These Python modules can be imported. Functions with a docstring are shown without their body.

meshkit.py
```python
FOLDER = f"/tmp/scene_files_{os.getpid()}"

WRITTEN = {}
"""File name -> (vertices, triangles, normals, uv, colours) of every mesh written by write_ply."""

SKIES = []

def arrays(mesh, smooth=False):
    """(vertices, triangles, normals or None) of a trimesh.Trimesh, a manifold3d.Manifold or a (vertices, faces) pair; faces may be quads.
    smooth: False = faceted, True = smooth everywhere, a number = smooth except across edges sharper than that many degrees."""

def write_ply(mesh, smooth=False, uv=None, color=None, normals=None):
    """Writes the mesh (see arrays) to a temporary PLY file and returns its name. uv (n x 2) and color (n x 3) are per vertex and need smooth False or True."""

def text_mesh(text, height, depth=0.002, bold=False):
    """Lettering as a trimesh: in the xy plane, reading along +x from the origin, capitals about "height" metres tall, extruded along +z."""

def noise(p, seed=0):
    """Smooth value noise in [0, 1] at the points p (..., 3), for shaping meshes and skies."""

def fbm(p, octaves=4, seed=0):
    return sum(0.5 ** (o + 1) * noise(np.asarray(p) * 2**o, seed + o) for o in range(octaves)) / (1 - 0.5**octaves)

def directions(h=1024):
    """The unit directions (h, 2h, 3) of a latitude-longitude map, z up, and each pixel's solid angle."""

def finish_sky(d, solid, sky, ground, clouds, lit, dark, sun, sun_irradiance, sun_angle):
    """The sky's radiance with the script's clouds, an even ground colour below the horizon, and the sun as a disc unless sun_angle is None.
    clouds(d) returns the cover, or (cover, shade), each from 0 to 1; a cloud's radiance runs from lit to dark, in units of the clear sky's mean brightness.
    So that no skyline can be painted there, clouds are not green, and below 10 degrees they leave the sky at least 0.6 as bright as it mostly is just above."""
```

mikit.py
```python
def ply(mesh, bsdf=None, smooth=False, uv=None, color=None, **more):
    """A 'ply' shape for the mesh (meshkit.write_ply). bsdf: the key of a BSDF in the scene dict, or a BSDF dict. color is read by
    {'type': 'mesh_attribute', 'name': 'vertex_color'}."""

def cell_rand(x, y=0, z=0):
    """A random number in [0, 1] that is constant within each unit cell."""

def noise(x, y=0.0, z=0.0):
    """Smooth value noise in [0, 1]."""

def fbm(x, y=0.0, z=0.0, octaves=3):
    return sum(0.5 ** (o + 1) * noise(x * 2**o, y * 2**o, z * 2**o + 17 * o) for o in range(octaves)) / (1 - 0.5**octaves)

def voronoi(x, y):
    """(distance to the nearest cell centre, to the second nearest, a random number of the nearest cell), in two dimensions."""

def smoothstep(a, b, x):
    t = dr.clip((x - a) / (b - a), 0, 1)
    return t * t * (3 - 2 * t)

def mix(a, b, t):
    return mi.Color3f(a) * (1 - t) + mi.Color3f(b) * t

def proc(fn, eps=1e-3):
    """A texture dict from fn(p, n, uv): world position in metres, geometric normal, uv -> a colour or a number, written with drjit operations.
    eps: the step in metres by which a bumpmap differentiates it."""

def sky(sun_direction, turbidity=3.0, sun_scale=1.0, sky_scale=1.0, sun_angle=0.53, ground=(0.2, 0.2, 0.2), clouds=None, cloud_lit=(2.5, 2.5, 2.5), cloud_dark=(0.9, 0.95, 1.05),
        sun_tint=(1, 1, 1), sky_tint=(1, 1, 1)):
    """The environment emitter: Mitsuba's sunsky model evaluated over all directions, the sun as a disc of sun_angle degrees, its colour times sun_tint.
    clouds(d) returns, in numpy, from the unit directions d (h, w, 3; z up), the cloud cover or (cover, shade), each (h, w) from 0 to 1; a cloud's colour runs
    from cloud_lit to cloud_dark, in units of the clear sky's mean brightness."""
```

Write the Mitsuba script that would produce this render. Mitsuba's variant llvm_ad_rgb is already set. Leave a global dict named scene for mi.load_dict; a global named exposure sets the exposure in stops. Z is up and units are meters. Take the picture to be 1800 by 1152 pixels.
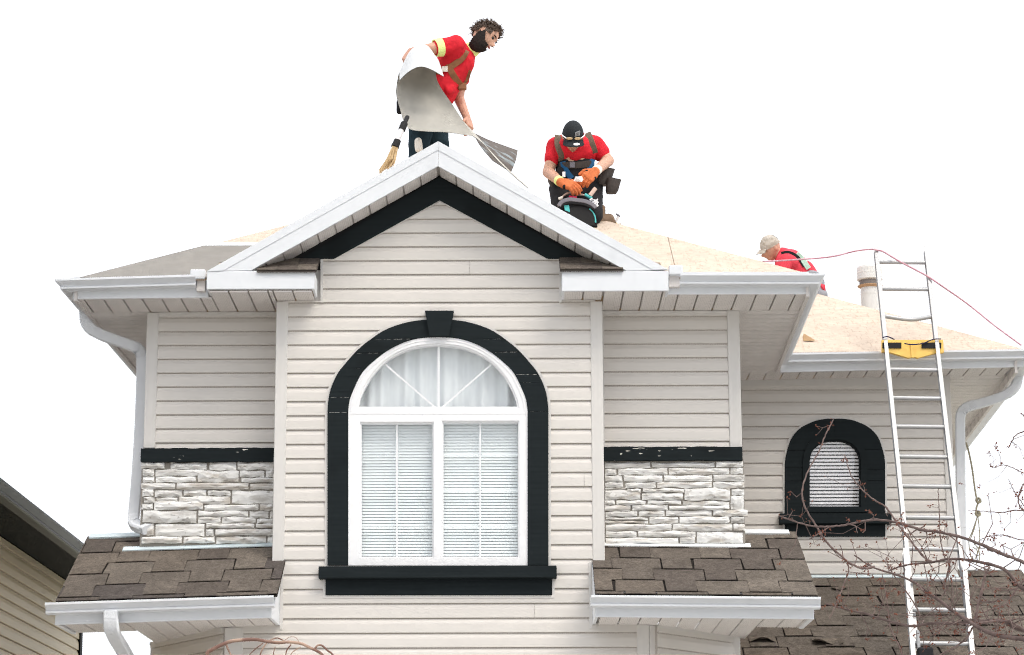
import math, random
import numpy as np, trimesh, drjit as dr, mitsuba as mi, mikit, meshkit
import manifold3d as m3
from shapely.geometry import Polygon, box as sbox, LineString
from shapely.ops import unary_union
from shapely import affinity
from mikit import noise, fbm, voronoi, cell_rand, smoothstep, mix

scene, labels = {}, {}
rng = random.Random(7)
nrng = np.random.default_rng(11)
A = np.array

# ------------------------------------------------------------------ camera, sky, exposure
CAM_H, FPX, PITCH, ROLL = 1.6, 4500.0, math.atan(976 / 4500.0), 0.003
c_f = A([0, math.cos(PITCH), math.sin(PITCH)])
c_u0 = A([0, -math.sin(PITCH), math.cos(PITCH)])
c_r0 = A([1.0, 0, 0])
c_r = c_r0 * math.cos(ROLL) - c_u0 * math.sin(ROLL)
c_u = c_u0 * math.cos(ROLL) + c_r0 * math.sin(ROLL)
scene['camera'] = {'type': 'perspective', 'fov_axis': 'x', 'fov': math.degrees(2 * math.atan(900 / FPX)), 'near_clip': 0.1, 'far_clip': 3000.0,
                   'to_world': mi.ScalarTransform4f().look_at(origin=[0, 0, CAM_H], target=[0, float(c_f[1]), CAM_H + float(c_f[2])], up=c_u.tolist())}
def overcast(d):                              # an even overcast, a little brighter overhead than at the horizon
    return np.ones(d.shape[:2]), 0.52 * (1 - np.clip(d[..., 2], 0, 1)) ** 1.2
scene['sky'] = mikit.sky((0.42, -0.60, 0.95), turbidity=3, sun_scale=0.26, sun_angle=28, clouds=overcast, sun_tint=(0.90, 1.0, 1.16),
                         cloud_lit=(2.44, 2.5, 2.62), cloud_dark=(1.17, 1.21, 1.27), ground=(0.30, 0.30, 0.30))
exposure = 2.72

# ------------------------------------------------------------------ measuring: a sight line of the survey photo met with a plane of the house
def ray(u, v):
    return c_f + c_r * (u - 900) / FPX + c_u * (576 - v) / FPX
def at(u, v, Y):
    q = ray(u, v); return A([0, 0, CAM_H]) + q * (Y / q[1])
def atz(u, v, Z):
    q = ray(u, v); return A([0, 0, CAM_H]) + q * ((Z - CAM_H) / q[2])
def atx(u, v, X):
    q = ray(u, v); return A([0, 0, CAM_H]) + q * (X / q[0])

# ------------------------------------------------------------------ scene writing
def num(key):
    if key not in scene and key not in labels: return key
    i = 1
    while f'{key}_{i:03d}' in scene or f'{key}_{i:03d}' in labels: i += 1
    return f'{key}_{i:03d}'
_next = {}
def num_fast(key):
    i = _next.get(key, 0); _next[key] = i + 1
    return key if i == 0 else f'{key}_{i:03d}'
def thing(name, label, cat, group=None):
    k = num(name); labels[k] = {'label': label, 'category': cat}
    if group: labels[k]['group'] = group
    return k
def part(holder, name, mesh, mat, smooth=False, label=None, kind=None, **more):
    k = num_fast(f'{holder}__{name}')
    scene[k] = mikit.ply(mesh, mat, smooth, **more)
    if label or kind:
        labels[k] = {}
        if label: labels[k]['label'] = label
        if kind: labels[k]['kind'] = kind
    return k
def single(name, mesh, mat, label, cat, smooth=False, group=None, kind=None):
    k = num(name); scene[k] = mikit.ply(mesh, mat, smooth); labels[k] = {'label': label, 'category': cat}
    if group: labels[k]['group'] = group
    if kind: labels[k]['kind'] = kind
    return k

# ------------------------------------------------------------------ meshes
def TM(v, f): return trimesh.Trimesh(np.asarray(v, float), np.asarray(f), process=False)
def tri(m):
    if isinstance(m, m3.Manifold):
        q = m.to_mesh(); return TM(q.vert_properties[:, :3], q.tri_verts)
    return m
def join(ms): return trimesh.util.concatenate([tri(m) for m in ms])
def man(m):
    m = trimesh.Trimesh(m.vertices, m.faces, process=True)
    return m3.Manifold(m3.Mesh(np.asarray(m.vertices, np.float32), np.asarray(m.faces, np.uint32)))
def bx(x0, x1, y0, y1, z0, z1, c=0.0):
    """Box, its edges cut by c."""
    lo, hi = A([min(x0, x1), min(y0, y1), min(z0, z1)]), A([max(x0, x1), max(y0, y1), max(z0, z1)])
    if c <= 0:
        return trimesh.creation.box(bounds=[lo, hi])
    pts = []
    for s in np.ndindex(2, 2, 2):
        p = np.where(A(s) == 0, lo, hi); d = np.where(A(s) == 0, 1, -1) * c
        for k in range(3):
            q = p + d; q[k] = p[k]; pts.append(q)
    return tri(m3.Manifold.hull_points(np.asarray(pts, np.float32)))
def hull(pts): return tri(m3.Manifold.hull_points(np.asarray(pts, np.float32)))
def frame(o, ex, ey, ez):
    M = np.eye(4); M[:3, 0], M[:3, 1], M[:3, 2], M[:3, 3] = ex, ey, ez, o; return M
def move(m, M):
    m = tri(m).copy(); m.apply_transform(M); return m
def ext(poly, h):
    """shapely polygon(s) in xy extruded along z from 0 to h."""
    gs = [g for g in getattr(poly, 'geoms', [poly]) if isinstance(g, Polygon) and g.area > 1e-9]
    return trimesh.util.concatenate([trimesh.creation.extrude_polygon(g, h, engine='earcut') for g in gs]) if gs else None
# plane x,z of a wall: local x -> X, local y -> Z, local z -> -Y (towards the street)
def wall_prism(poly, Y, proud, back=0.0):
    """polygon in (X, Z) on the wall plane Y, from 'back' behind it to 'proud' in front of it."""
    m = ext(poly, proud + back)
    return move(m, frame([0, Y + back, 0], [1, 0, 0], [0, 0, 1], [0, -1, 0]))
def pz(pts, Y):
    """survey points on the plane Y as (X, Z)."""
    return [tuple(at(u, v, Y)[[0, 2]]) for u, v in pts]
def sweep(profile, a, b, out=None, ma=0.0, mb=0.0, o0=0.0):
    """profile polygon (out, up) along the straight line a-b; out is the horizontal direction pointing away from the house."""
    a, b = A(a, float), A(b, float)
    t = b - a
    if out is None:
        out = A([t[1], -t[0], 0]) / np.linalg.norm(t[:2])
    out = A(out, float)
    L = np.linalg.norm(t)
    m = ext(Polygon(profile), 1.0)
    v = m.vertices
    P = a + v[:, 2:3] * t + v[:, 0:1] * out + v[:, 1:2] * A([0, 0, 1.0])
    P = P + (t / L) * (np.where(v[:, 2:3] < 0.5, ma, mb) * (v[:, 0:1] - o0))
    m = TM(P, m.faces)
    if m.volume < 0: m.invert()
    return m
def tube(pts, rad, sides=8, cap=True, up=None, flat=None):
    """Tube along points; flat=(w,h) makes a rounded rectangular section instead of radius rad."""
    p = A(pts, float); n = len(p)
    t = np.gradient(p, axis=0); t /= np.linalg.norm(t, axis=1, keepdims=True) + 1e-12
    ref = A(up if up is not None else ([0, 0, 1.0] if abs(t[0][2]) < 0.9 else [1.0, 0, 0]), float)
    a = np.cross(t[0], ref); a /= np.linalg.norm(a)
    r = np.broadcast_to(A(rad, float), (n,))
    rings = []
    for i in range(n):
        a = a - t[i] * (a @ t[i]); a /= np.linalg.norm(a) + 1e-12
        b = np.cross(t[i], a)
        if flat is not None:
            w, h = flat[0] / 2 * r[i], flat[1] / 2 * r[i]; k = 0.22 * min(w, h)
            sec = [(w - k, h), (w, h - k), (w, -h + k), (w - k, -h), (-w + k, -h), (-w, -h + k), (-w, h - k), (-w + k, h)]
            rings.append([p[i] + a * x + b * y for x, y in sec])
        else:
            th = np.arange(sides) * 2 * np.pi / sides
            rings.append(p[i] + r[i] * (np.cos(th)[:, None] * a + np.sin(th)[:, None] * b))
    V = A(rings); s = V.shape[1]
    i, j = np.meshgrid(np.arange(n - 1), np.arange(s), indexing='ij')
    q = np.stack([i * s + j, i * s + (j + 1) % s, (i + 1) * s + (j + 1) % s, (i + 1) * s + j], -1).reshape(-1, 4)
    F = np.vstack([q[:, [0, 1, 2]], q[:, [0, 2, 3]]]); V = V.reshape(-1, 3)
    if cap:
        c0, c1 = len(V), len(V) + 1
        V = np.vstack([V, p[0], p[-1]])
        jj = np.arange(s)
        F = np.vstack([F, np.stack([jj * 0 + c0, (jj + 1) % s, jj], 1), np.stack([jj * 0 + c1, (n - 1) * s + jj, (n - 1) * s + (jj + 1) % s], 1)])
    m = TM(V, F)
    if m.volume < 0: m.invert()
    return m
def spline(pts, n=40):
    """Catmull-Rom through the points (any dimension)."""
    p = A(pts, float); p = np.vstack([2 * p[0] - p[1], p, 2 * p[-1] - p[-2]])
    out = []
    seg = len(p) - 3
    for x in np.linspace(0, seg, n):
        i = min(int(x), seg - 1); t = x - i
        a, b, c, d = p[i], p[i + 1], p[i + 2], p[i + 3]
        out.append(0.5 * (2 * b + (c - a) * t + (2 * a - 5 * b + 4 * c - d) * t * t + (3 * b - a - 3 * c + d) * t ** 3))
    return A(out)

# ------------------------------------------------------------------ materials
def bsdf(name, color, rough=0.6, spec=0.4, metallic=0.0, bump=None, scale=0.001, eps=1e-3, two=True, **more):
    c = mikit.proc(color) if callable(color) else {'type': 'rgb', 'value': list(color)}
    d = {'type': 'principled', 'base_color': c, 'roughness': rough, 'specular': spec, 'metallic': metallic, **more}
    if bump: d = {'type': 'bumpmap', 'arbitrary': mikit.proc(bump, eps), 'scale': scale, 'bsdf': d}
    if two: d = {'type': 'twosided', 'bsdf': d}
    scene[name] = d
    return name
def C(*a): return mi.Color3f(*a)

def siding_color(r, g, b):
    def fn(p, n, uv):
        grain = fbm(p.x * 5.0, p.y * 5.0, p.z * 90.0, 2)
        blot = fbm(p.x * 1.3, p.y * 1.3, p.z * 2.1, 3)
        course = cell_rand(dr.floor(p.z / 0.1016), 3.0)
        k = 0.93 + 0.05 * grain + 0.07 * (blot - 0.5) + 0.03 * course
        return C(r, g, b) * k
    return fn
bsdf('m_siding', siding_color(0.575, 0.545, 0.512), 0.5, 0.35)
bsdf('m_post', lambda p, n, uv: C(0.56, 0.54, 0.517) * (0.95 + 0.07 * fbm(p.x * 60, p.y * 60, p.z * 2, 2)), 0.5, 0.35)
bsdf('m_deck', (0.022, 0.019, 0.017), 0.9, 0.1)
bsdf('m_sheath', (0.42, 0.385, 0.35), 0.9, 0.1)
bsdf('m_white', lambda p, n, uv: C(0.615, 0.63, 0.655) * (0.95 + 0.05 * fbm(p.x * 3, p.y * 3, p.z * 9, 3)) * (1 - 0.06 * smoothstep(0.62, 0.8, fbm(p.x * 7, p.y * 7, p.z * 2 + 3, 3))), 0.42, 0.45)
bsdf('m_vinyl', (0.70, 0.70, 0.71), 0.4, 0.4)
def soffit_color(p, n, uv):
    ax = dr.abs(dr.sin(p.x * 262.0)) * dr.abs(dr.sin(p.y * 262.0))
    band = smoothstep(0.2, 0.3, dr.abs(p.x / 0.137 - dr.floor(p.x / 0.137) - 0.5))
    return C(0.60, 0.565, 0.545) * (1 - 0.30 * smoothstep(0.55, 0.8, ax) * (1 - 0.4 * band)) * (0.96 + 0.06 * fbm(p.x * 5, p.y * 5, p.z, 2))
bsdf('m_soffit', soffit_color, 0.55, 0.3)
bsdf('m_pipe', lambda p, n, uv: C(0.60, 0.595, 0.58) * (0.93 + 0.1 * fbm(p.x * 6, p.y * 6, p.z * 6, 3)), 0.45, 0.4)
def black_color(p, n, uv):
    g = fbm(p.x * 3, p.y * 20, p.z * 60, 3)
    base = mix((0.0065, 0.0100, 0.0115), (0.012, 0.0165, 0.0185), g)
    blot = smoothstep(0.55, 0.75, fbm(p.x * 4, p.y * 4, p.z * 4, 3))
    return base * (1 - 0.25 * blot)
bsdf('m_black', black_color, 0.7, 0.12, bump=lambda p, n, uv: fbm(p.x * 8, p.y * 30, p.z * 120, 3), scale=0.0015)
def worn_black(p, n, uv):
    chip = smoothstep(0.735, 0.75, fbm(p.x * 22, p.y * 9, p.z * 55, 4)) * smoothstep(0.45, 0.62, fbm(p.x * 3.1 + 5, p.y, p.z * 9, 2))
    return mix(black_color(p, n, uv), (0.62, 0.60, 0.55), chip)
bsdf('m_black_worn', worn_black, 0.7, 0.12, bump=lambda p, n, uv: fbm(p.x * 10, p.y * 30, p.z * 60, 3), scale=0.003)
bsdf('m_chip', lambda p, n, uv: mix((0.05, 0.05, 0.05), (0.62, 0.61, 0.58), smoothstep(0.45, 0.55, fbm(p.x * 45, p.y * 10, p.z * 20, 2))), 0.8, 0.2)
def stone_color(k, warm):
    def fn(p, n, uv):
        a = fbm(p.x * 9 + 7 * k, p.y * 9, p.z * 30, 4)
        b = fbm(p.x * 30 + 3 * k, p.y * 30, p.z * 60, 3)
        c = mix((0.705, 0.70, 0.685), (0.50, 0.485 - 0.02 * warm, 0.46 - 0.04 * warm), smoothstep(0.44, 0.74, a))
        return mix(c, (0.20, 0.18, 0.155), 0.6 * smoothstep(0.62, 0.8, b)) * (0.92 + 0.06 * (k % 3))
    return fn
for k in range(4):
    bsdf(f'm_stone_{k}', stone_color(k, k % 2), 0.85, 0.2, bump=lambda p, n, uv: fbm(p.x * 40, p.y * 40, p.z * 70, 4), scale=0.004)
bsdf('m_mortar', (0.26, 0.24, 0.215), 0.95, 0.1)
def shingle_color(k, old=0.0):
    r, g, b = [(0.116, 0.098, 0.083), (0.097, 0.081, 0.070), (0.133, 0.113, 0.095), (0.082, 0.070, 0.064), (0.124, 0.103, 0.085)][k]
    def fn(p, n, uv):
        grit = 0.5 * noise(p.x * 230, p.y * 230, p.z * 230) + 0.5 * noise(p.x * 85 + 3, p.y * 85, p.z * 85)
        m1 = fbm(p.x * 24 + 9 * k, p.y * 24, p.z * 24, 3)
        m2 = fbm(p.x * 5 + 3 * k, p.y * 5, p.z * 5, 2)
        c = C(r, g, b) * (0.25 + 1.05 * grit) * (0.72 + 0.56 * m1) * (0.8 + 0.4 * m2)
        c = c * 1.04
        if old: c = mix(c, (0.045, 0.038, 0.030), old * smoothstep(0.58, 0.74, fbm(p.x * 11, p.y * 11, p.z * 17 + k, 3)))
        return c
    return fn
for k in range(5):
    bsdf(f'm_shingle_{k}', shingle_color(k), 0.95, 0.15, bump=lambda p, n, uv: noise(p.x * 220, p.y * 220, p.z * 220), scale=0.002)
for k in range(3):
    bsdf(f'm_old_shingle_{k}', shingle_color((0, 2, 4)[k], 0.6), 0.95, 0.15, bump=lambda p, n, uv: noise(p.x * 160, p.y * 160, p.z * 160), scale=0.004)
bsdf('m_flashing', lambda p, n, uv: C(0.50, 0.575, 0.60) * (0.9 + 0.15 * fbm(p.x * 6, p.y * 6, p.z * 6, 3)), 0.4, 0.5)
bsdf('m_flashing_white', lambda p, n, uv: C(0.66, 0.685, 0.70) * (0.93 + 0.1 * fbm(p.x * 6, p.y * 6, p.z * 6, 3)), 0.4, 0.5)
def osb_color(k):
    def fn(p, n, uv):
        s = 1.0 if k % 2 else -1.0
        a = fbm(p.x * 26 + p.y * 9 * s, p.y * 60 - p.x * 14 * s, 3.0 * k, 3)
        b = fbm(p.x * 70, p.y * 22 + 5 * k, 7.0, 2)
        f1, f2, cr = voronoi(p.x * 11 + 0.35 * s * p.y * 11, p.y * 30)
        c = mix((0.425, 0.345, 0.275), (0.535, 0.45, 0.375), a) * (0.93 + 0.14 * fbm(p.x * 2.2 + k, p.y * 5, 1.0, 2))
        c = mix(c, (0.34, 0.25, 0.18), 0.45 * smoothstep(0.6, 0.8, b))
        return c * (0.94 + 0.1 * cr) * (0.97 + 0.03 * k)
    return fn
for k in range(3):
    bsdf(f'm_osb_{k}', osb_color(k), 0.75, 0.25)
bsdf('m_osb_edge', (0.34, 0.22, 0.12), 0.85, 0.2)
bsdf('m_felt', lambda p, n, uv: C(0.205, 0.193, 0.178) * (0.85 + 0.3 * fbm(p.x * 14, p.y * 14, p.z * 14, 4)), 0.85, 0.2)
bsdf('m_felt_top', lambda p, n, uv: C(0.56, 0.57, 0.58) * (0.95 + 0.06 * fbm(p.x * 8, p.y * 8, p.z * 8, 3)), 0.6, 0.4)
bsdf('m_blind', (0.72, 0.765, 0.775), 0.5, 0.3)
bsdf('m_blind_white', (0.86, 0.85, 0.86), 0.5, 0.3)
bsdf('m_curtain', lambda p, n, uv: C(0.62, 0.655, 0.67) * (0.97 + 0.05 * noise(p.x * 60, p.z * 2)), 0.9, 0.1)
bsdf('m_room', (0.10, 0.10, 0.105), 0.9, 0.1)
scene['m_glass'] = {'type': 'thindielectric', 'int_ior': 1.5}
bsdf('m_alu', lambda p, n, uv: C(0.41, 0.41, 0.415) * (0.9 + 0.14 * fbm(p.x * 18, p.y * 18, p.z * 5, 3)), 0.38, 0.5, 0.35)
bsdf('m_dark', (0.012, 0.012, 0.013), 0.7, 0.3)
bsdf('m_seam', (0.32, 0.295, 0.275), 0.8, 0.1)
bsdf('m_screw', (0.18, 0.15, 0.13), 0.5, 0.4)
# ================================================================== the house: planes
CW, MW, WW = 17.70, 18.055, 20.75            # centre wall, main walls, wing wall (metres from the camera's line)
COURSE = 0.1016                               # siding exposure
ZS = at(770, 529, CW)[2]   # the soffit of the upper eaves
HOUSE = thing('house', 'two storey house with beige lap siding, white eaves, arched window and black painted trim', 'house')
def H(name, mesh, mat, smooth=False, **k): return part(HOUSE, name, mesh, mat, smooth, **k)
def x_at(u, v, Y): return at(u, v, Y)[0]
def z_at(u, v, Y): return at(u, v, Y)[2]

PLANK = [(0.0, -0.001), (0.017, -0.001), (0.0175, 0.006), (0.015, 0.060), (0.0115, 0.072), (0.0055, 0.086), (0.004, COURSE - 0.0095), (0.0, COURSE - 0.0095)]
def siding(holder, region, Y, z0, M=None, mat='m_siding', splits=()):
    """Clapboard courses inside the (X, Z) region of the wall plane Y; M moves a wall built at the origin."""
    x0, zlo, x1, zhi = region.bounds
    clip = man(wall_prism(region, Y, 0.05, 0.05))
    k0 = int(math.floor((zlo - z0) / COURSE)); k = k0
    while z0 + k * COURSE < zhi:
        zb = z0 + k * COURSE
        prof = ext(Polygon([(-a, b) for a, b in PLANK]), 1.0)
        cuts = [x0 - 0.01] + sorted(s for s, kk in splits if kk == k) + [x1 + 0.01]
        for a, b in zip(cuts[:-1], cuts[1:]):
            v = prof.vertices
            a2, b2 = a + (0.0012 if a > x0 else 0), b - (0.0012 if b < x1 else 0)
            m = TM(np.stack([a2 + v[:, 2] * (b2 - a2), Y + v[:, 0], zb + v[:, 1]], 1), prof.faces)
            if m.volume < 0: m.invert()
            r = man(m) ^ clip
            for piece in r.decompose():
                if piece.volume() > 2e-6:
                    q = tri(piece)
                    part(holder, 'plank', q if M is None else move(q, M), mat)
        k += 1

# ------------------------------------------------------------------ the big arched window's outlines (X, Z on the centre wall)
def sym(pts, cu):  # left half outline, bottom to top, mirrored about u = cu
    return list(pts) + [(2 * cu - u, v) for u, v in reversed(pts)]
ARCH_C = 770.0
trim_l = [(576.5, 995), (576.5, 728), (578, 705), (583, 683), (594, 659), (607, 642), (627, 619.5), (655, 596.5), (682, 580), (718, 568.5), (748, 564.5), (769, 563.5)]
head_l = [(612.5, 995), (612.5, 725), (615, 706), (621, 689), (634, 662), (648, 645), (676, 622), (705, 606), (735, 597), (769, 594.5)]
glass_l = [(626.8, 719), (632, 698.5), (641, 679), (652, 661), (673, 637.5), (700, 620), (732, 609), (769, 605)]
def smooth_half(p, k, n=28):
    s = spline(p[k:], n); return [tuple(q) for q in p[:k]] + [tuple(q) for q in s]
trim_out = Polygon(pz(sym(smooth_half(trim_l, 1), ARCH_C), CW))
frame_out = Polygon(pz(sym(smooth_half(head_l, 1), ARCH_C), CW))
arch_glass = Polygon(pz(sym(smooth_half(glass_l, 0), ARCH_C), CW))
apron = Polygon(pz([(573, 1047), (970, 1047), (970, 1005), (573, 1005)], CW))
opening = unary_union([trim_out, apron])

# ------------------------------------------------------------------ centre wall
zb_low = 2.75
cw_low = Polygon([(x_at(411, 1130, CW), zb_low), (x_at(1137, 1130, CW), zb_low), (x_at(1137, 1130, CW), z_at(900, 1096, CW)), (x_at(411, 1130, CW), z_at(900, 1096, CW))])
XCL, XCR = x_at(482.5, 760, CW), x_at(1060.3, 760, CW)
cw_mid = Polygon([(XCL + 0.05, z_at(900, 1110, CW)), (XCR - 0.05, z_at(900, 1110, CW)), (XCR - 0.05, ZS - 0.002), (XCL + 0.05, ZS - 0.002)])
cw_gab = Polygon(pz([(565, 533), (565, 457), (588, 457), (773, 356), (962, 457), (985, 457), (985, 533)], CW))
cw_all = unary_union([cw_low, cw_mid, cw_gab])
z_line = z_at(770, 556.0, CW)                 # a known butt line
WALL = H('wall', wall_prism(cw_all.buffer(0.004).difference(frame_out.buffer(-0.03)), CW + 0.001, 0.0, 0.10), 'm_sheath')
siding(WALL, cw_all.difference(opening.buffer(0.006)), CW, z_line, splits=[(-1.0, -19), (0.15, -21), (-0.3, 3), (-1.2, -8), (0.5, -12)])
# thin channel trim round the black surround, and along the gable
def ring_trim(poly, w, Y, proud, name='channel_trim', mat='m_post'):
    H(name, wall_prism(poly.buffer(w, join_style=2).difference(poly.buffer(0.0015)), Y, proud, 0.002), mat)
ring_trim(opening, 0.020, CW, 0.022)
g_out = pz([(588, 455), (773, 353), (962, 455)], CW)
gt = LineString([pz([(566, 533), (566, 455)], CW)[0], pz([(566, 455)], CW)[0]] + g_out + [pz([(985, 455)], CW)[0], pz([(985, 533)], CW)[0]]).buffer(0.009, cap_style=2, join_style=2)
H('channel_trim', wall_prism(gt, CW, 0.026, 0.002), 'm_post')

def post(u0, u1, v0, v1, Y, w=None, deep=0.09, proud=0.024, side=0):
    """Outside corner post: front board with a thin return edge."""
    x0, x1 = x_at(u0, (v0 + v1) / 2, Y), x_at(u1, (v0 + v1) / 2, Y)
    z0, z1 = z_at((u0 + u1) / 2, v1, Y), z_at((u0 + u1) / 2, v0, Y)
    return H('corner_post', bx(x0, x1, Y - proud, Y + deep, z0, z1, 0.004), 'm_post')
post(482.6, 503.4, 531, 991.5, CW); post(1039.6, 1060.8, 531, 990.5, CW)

# ------------------------------------------------------------------ window trim: foam blocks painted black
Zc = lambda v: z_at(770, v, CW)
arch_trim = trim_out.difference(frame_out.buffer(0.002))
xa, xm, xb = trim_out.bounds[0] - 0.1, x_at(770, 650, CW), trim_out.bounds[2] + 0.1
WIN = H('arched_window', wall_prism(trim_out.buffer(-0.012).difference(frame_out.buffer(0.01)), CW, 0.034, 0.0), 'm_chip', label='large arched window with black surround, white frame and pale blinds')
def blocks(cuts, x0, x1):
    for i, (v1, v0) in enumerate(zip(cuts[:-1], cuts[1:])):
        tilt = rng.uniform(-0.006, 0.006)
        cell = Polygon([(x0, Zc(v1) + 0.0018 + tilt), (x1, Zc(v1) + 0.0018 - tilt), (x1, Zc(v0) - 0.0018), (x0, Zc(v0) - 0.0018)])
        g = arch_trim.intersection(cell)
        if g.area > 1e-4:
            part(WIN, 'trim_block', wall_prism(g, CW, 0.042 + rng.uniform(-0.003, 0.003), -0.004), 'm_black')
blocks([996, 727, 700, 689.5, 663.5, 649, 622.5, 598.5, 540], xa, xm)
blocks([996, 725.5, 700, 675, 661, 621.5, 598.5, 540], xm, xb)
key = Polygon(pz([(755.5, 594), (789.5, 594), (798, 550.5), (747.5, 550.5)], CW))
part(WIN, 'keystone', wall_prism(key, CW, 0.075, -0.002), 'm_black')
sx0, sx1 = x_at(560.5, 1000, CW - 0.07), x_at(978.5, 1000, CW - 0.07)
part(WIN, 'sill', bx(sx0, sx1, CW - 0.105, CW + 0.0, z_at(770, 1016, CW - 0.105), z_at(770, 995, CW - 0.105), 0.004), 'm_black')
part(WIN, 'apron', wall_prism(Polygon(pz([(573.5, 1046.5), (969.5, 1046.5), (969.5, 1008), (573.5, 1008)], CW)), CW, 0.036, -0.002), 'm_black')
# white frame with openings
def rect(u0, v0, u1, v1, Y): return Polygon(pz([(u0, v1), (u1, v1), (u1, v0), (u0, v0)], Y))
gl, gr = rect(633, 743, 763, 982, CW), rect(777, 741, 913, 982, CW)
part(WIN, 'frame', wall_prism(frame_out.difference(unary_union([arch_glass, gl, gr])), CW, 0.030, 0.05), 'm_vinyl')
for g in (gl, gr):
    part(WIN, 'sash', wall_prism(g.difference(g.buffer(-0.010, join_style=2)), CW, 0.016, 0.045), 'm_vinyl')
part(WIN, 'sash', wall_prism(arch_glass.difference(arch_glass.buffer(-0.012)), CW, 0.018, 0.045), 'm_vinyl')
part(WIN, 'transom_bead', wall_prism(rect(614, 726.5, 926.5, 729.5, CW), CW, 0.034, -0.028), 'm_vinyl')
part(WIN, 'head_bead', wall_prism(frame_out.buffer(-0.016).difference(frame_out.buffer(-0.024)).intersection(sbox(-9, Zc(724), 9, 99)), CW, 0.036, -0.028), 'm_vinyl')
def pane(g, Y):
    x0, z0, x1, z1 = g.bounds
    m = ext(g, 0.001); v = m.vertices
    q, f = trimesh.creation.triangulate_polygon(g, engine='earcut')
    return TM(np.stack([q[:, 0], np.full(len(q), Y), q[:, 1]], 1), f)
for g in (arch_glass, gl, gr):
    part(WIN, 'pane', pane(g.buffer(-0.004), CW + 0.012), 'm_glass')
def bar(u0, v0, u1, v1, w, Y, y0, y1):
    g = LineString(pz([(u0, v0), (u1, v1)], Y)).buffer(w / 2, cap_style=2)
    return wall_prism(g, Y, -y0, y1)
def muntin(u0, v0, u1, v1, w=0.011): part(WIN, 'muntin', bar(u0, v0, u1, v1, w, CW, 0.016, 0.028), 'm_vinyl' if w > 0.007 else 'm_blind')
muntin(771, 719, 771, 606, 0.015); muntin(764, 715, 677, 640); muntin(778, 715, 864, 640)
muntin(697.5, 743, 697.5, 982); muntin(844, 741, 844, 982)
for v in (801, 864, 926): muntin(634, v, 694, v, 0.006); muntin(701, v, 762, v, 0.006)
for v in (799, 862, 925): muntin(778, v, 841, v, 0.006); muntin(847, v, 912, v, 0.006)
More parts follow.
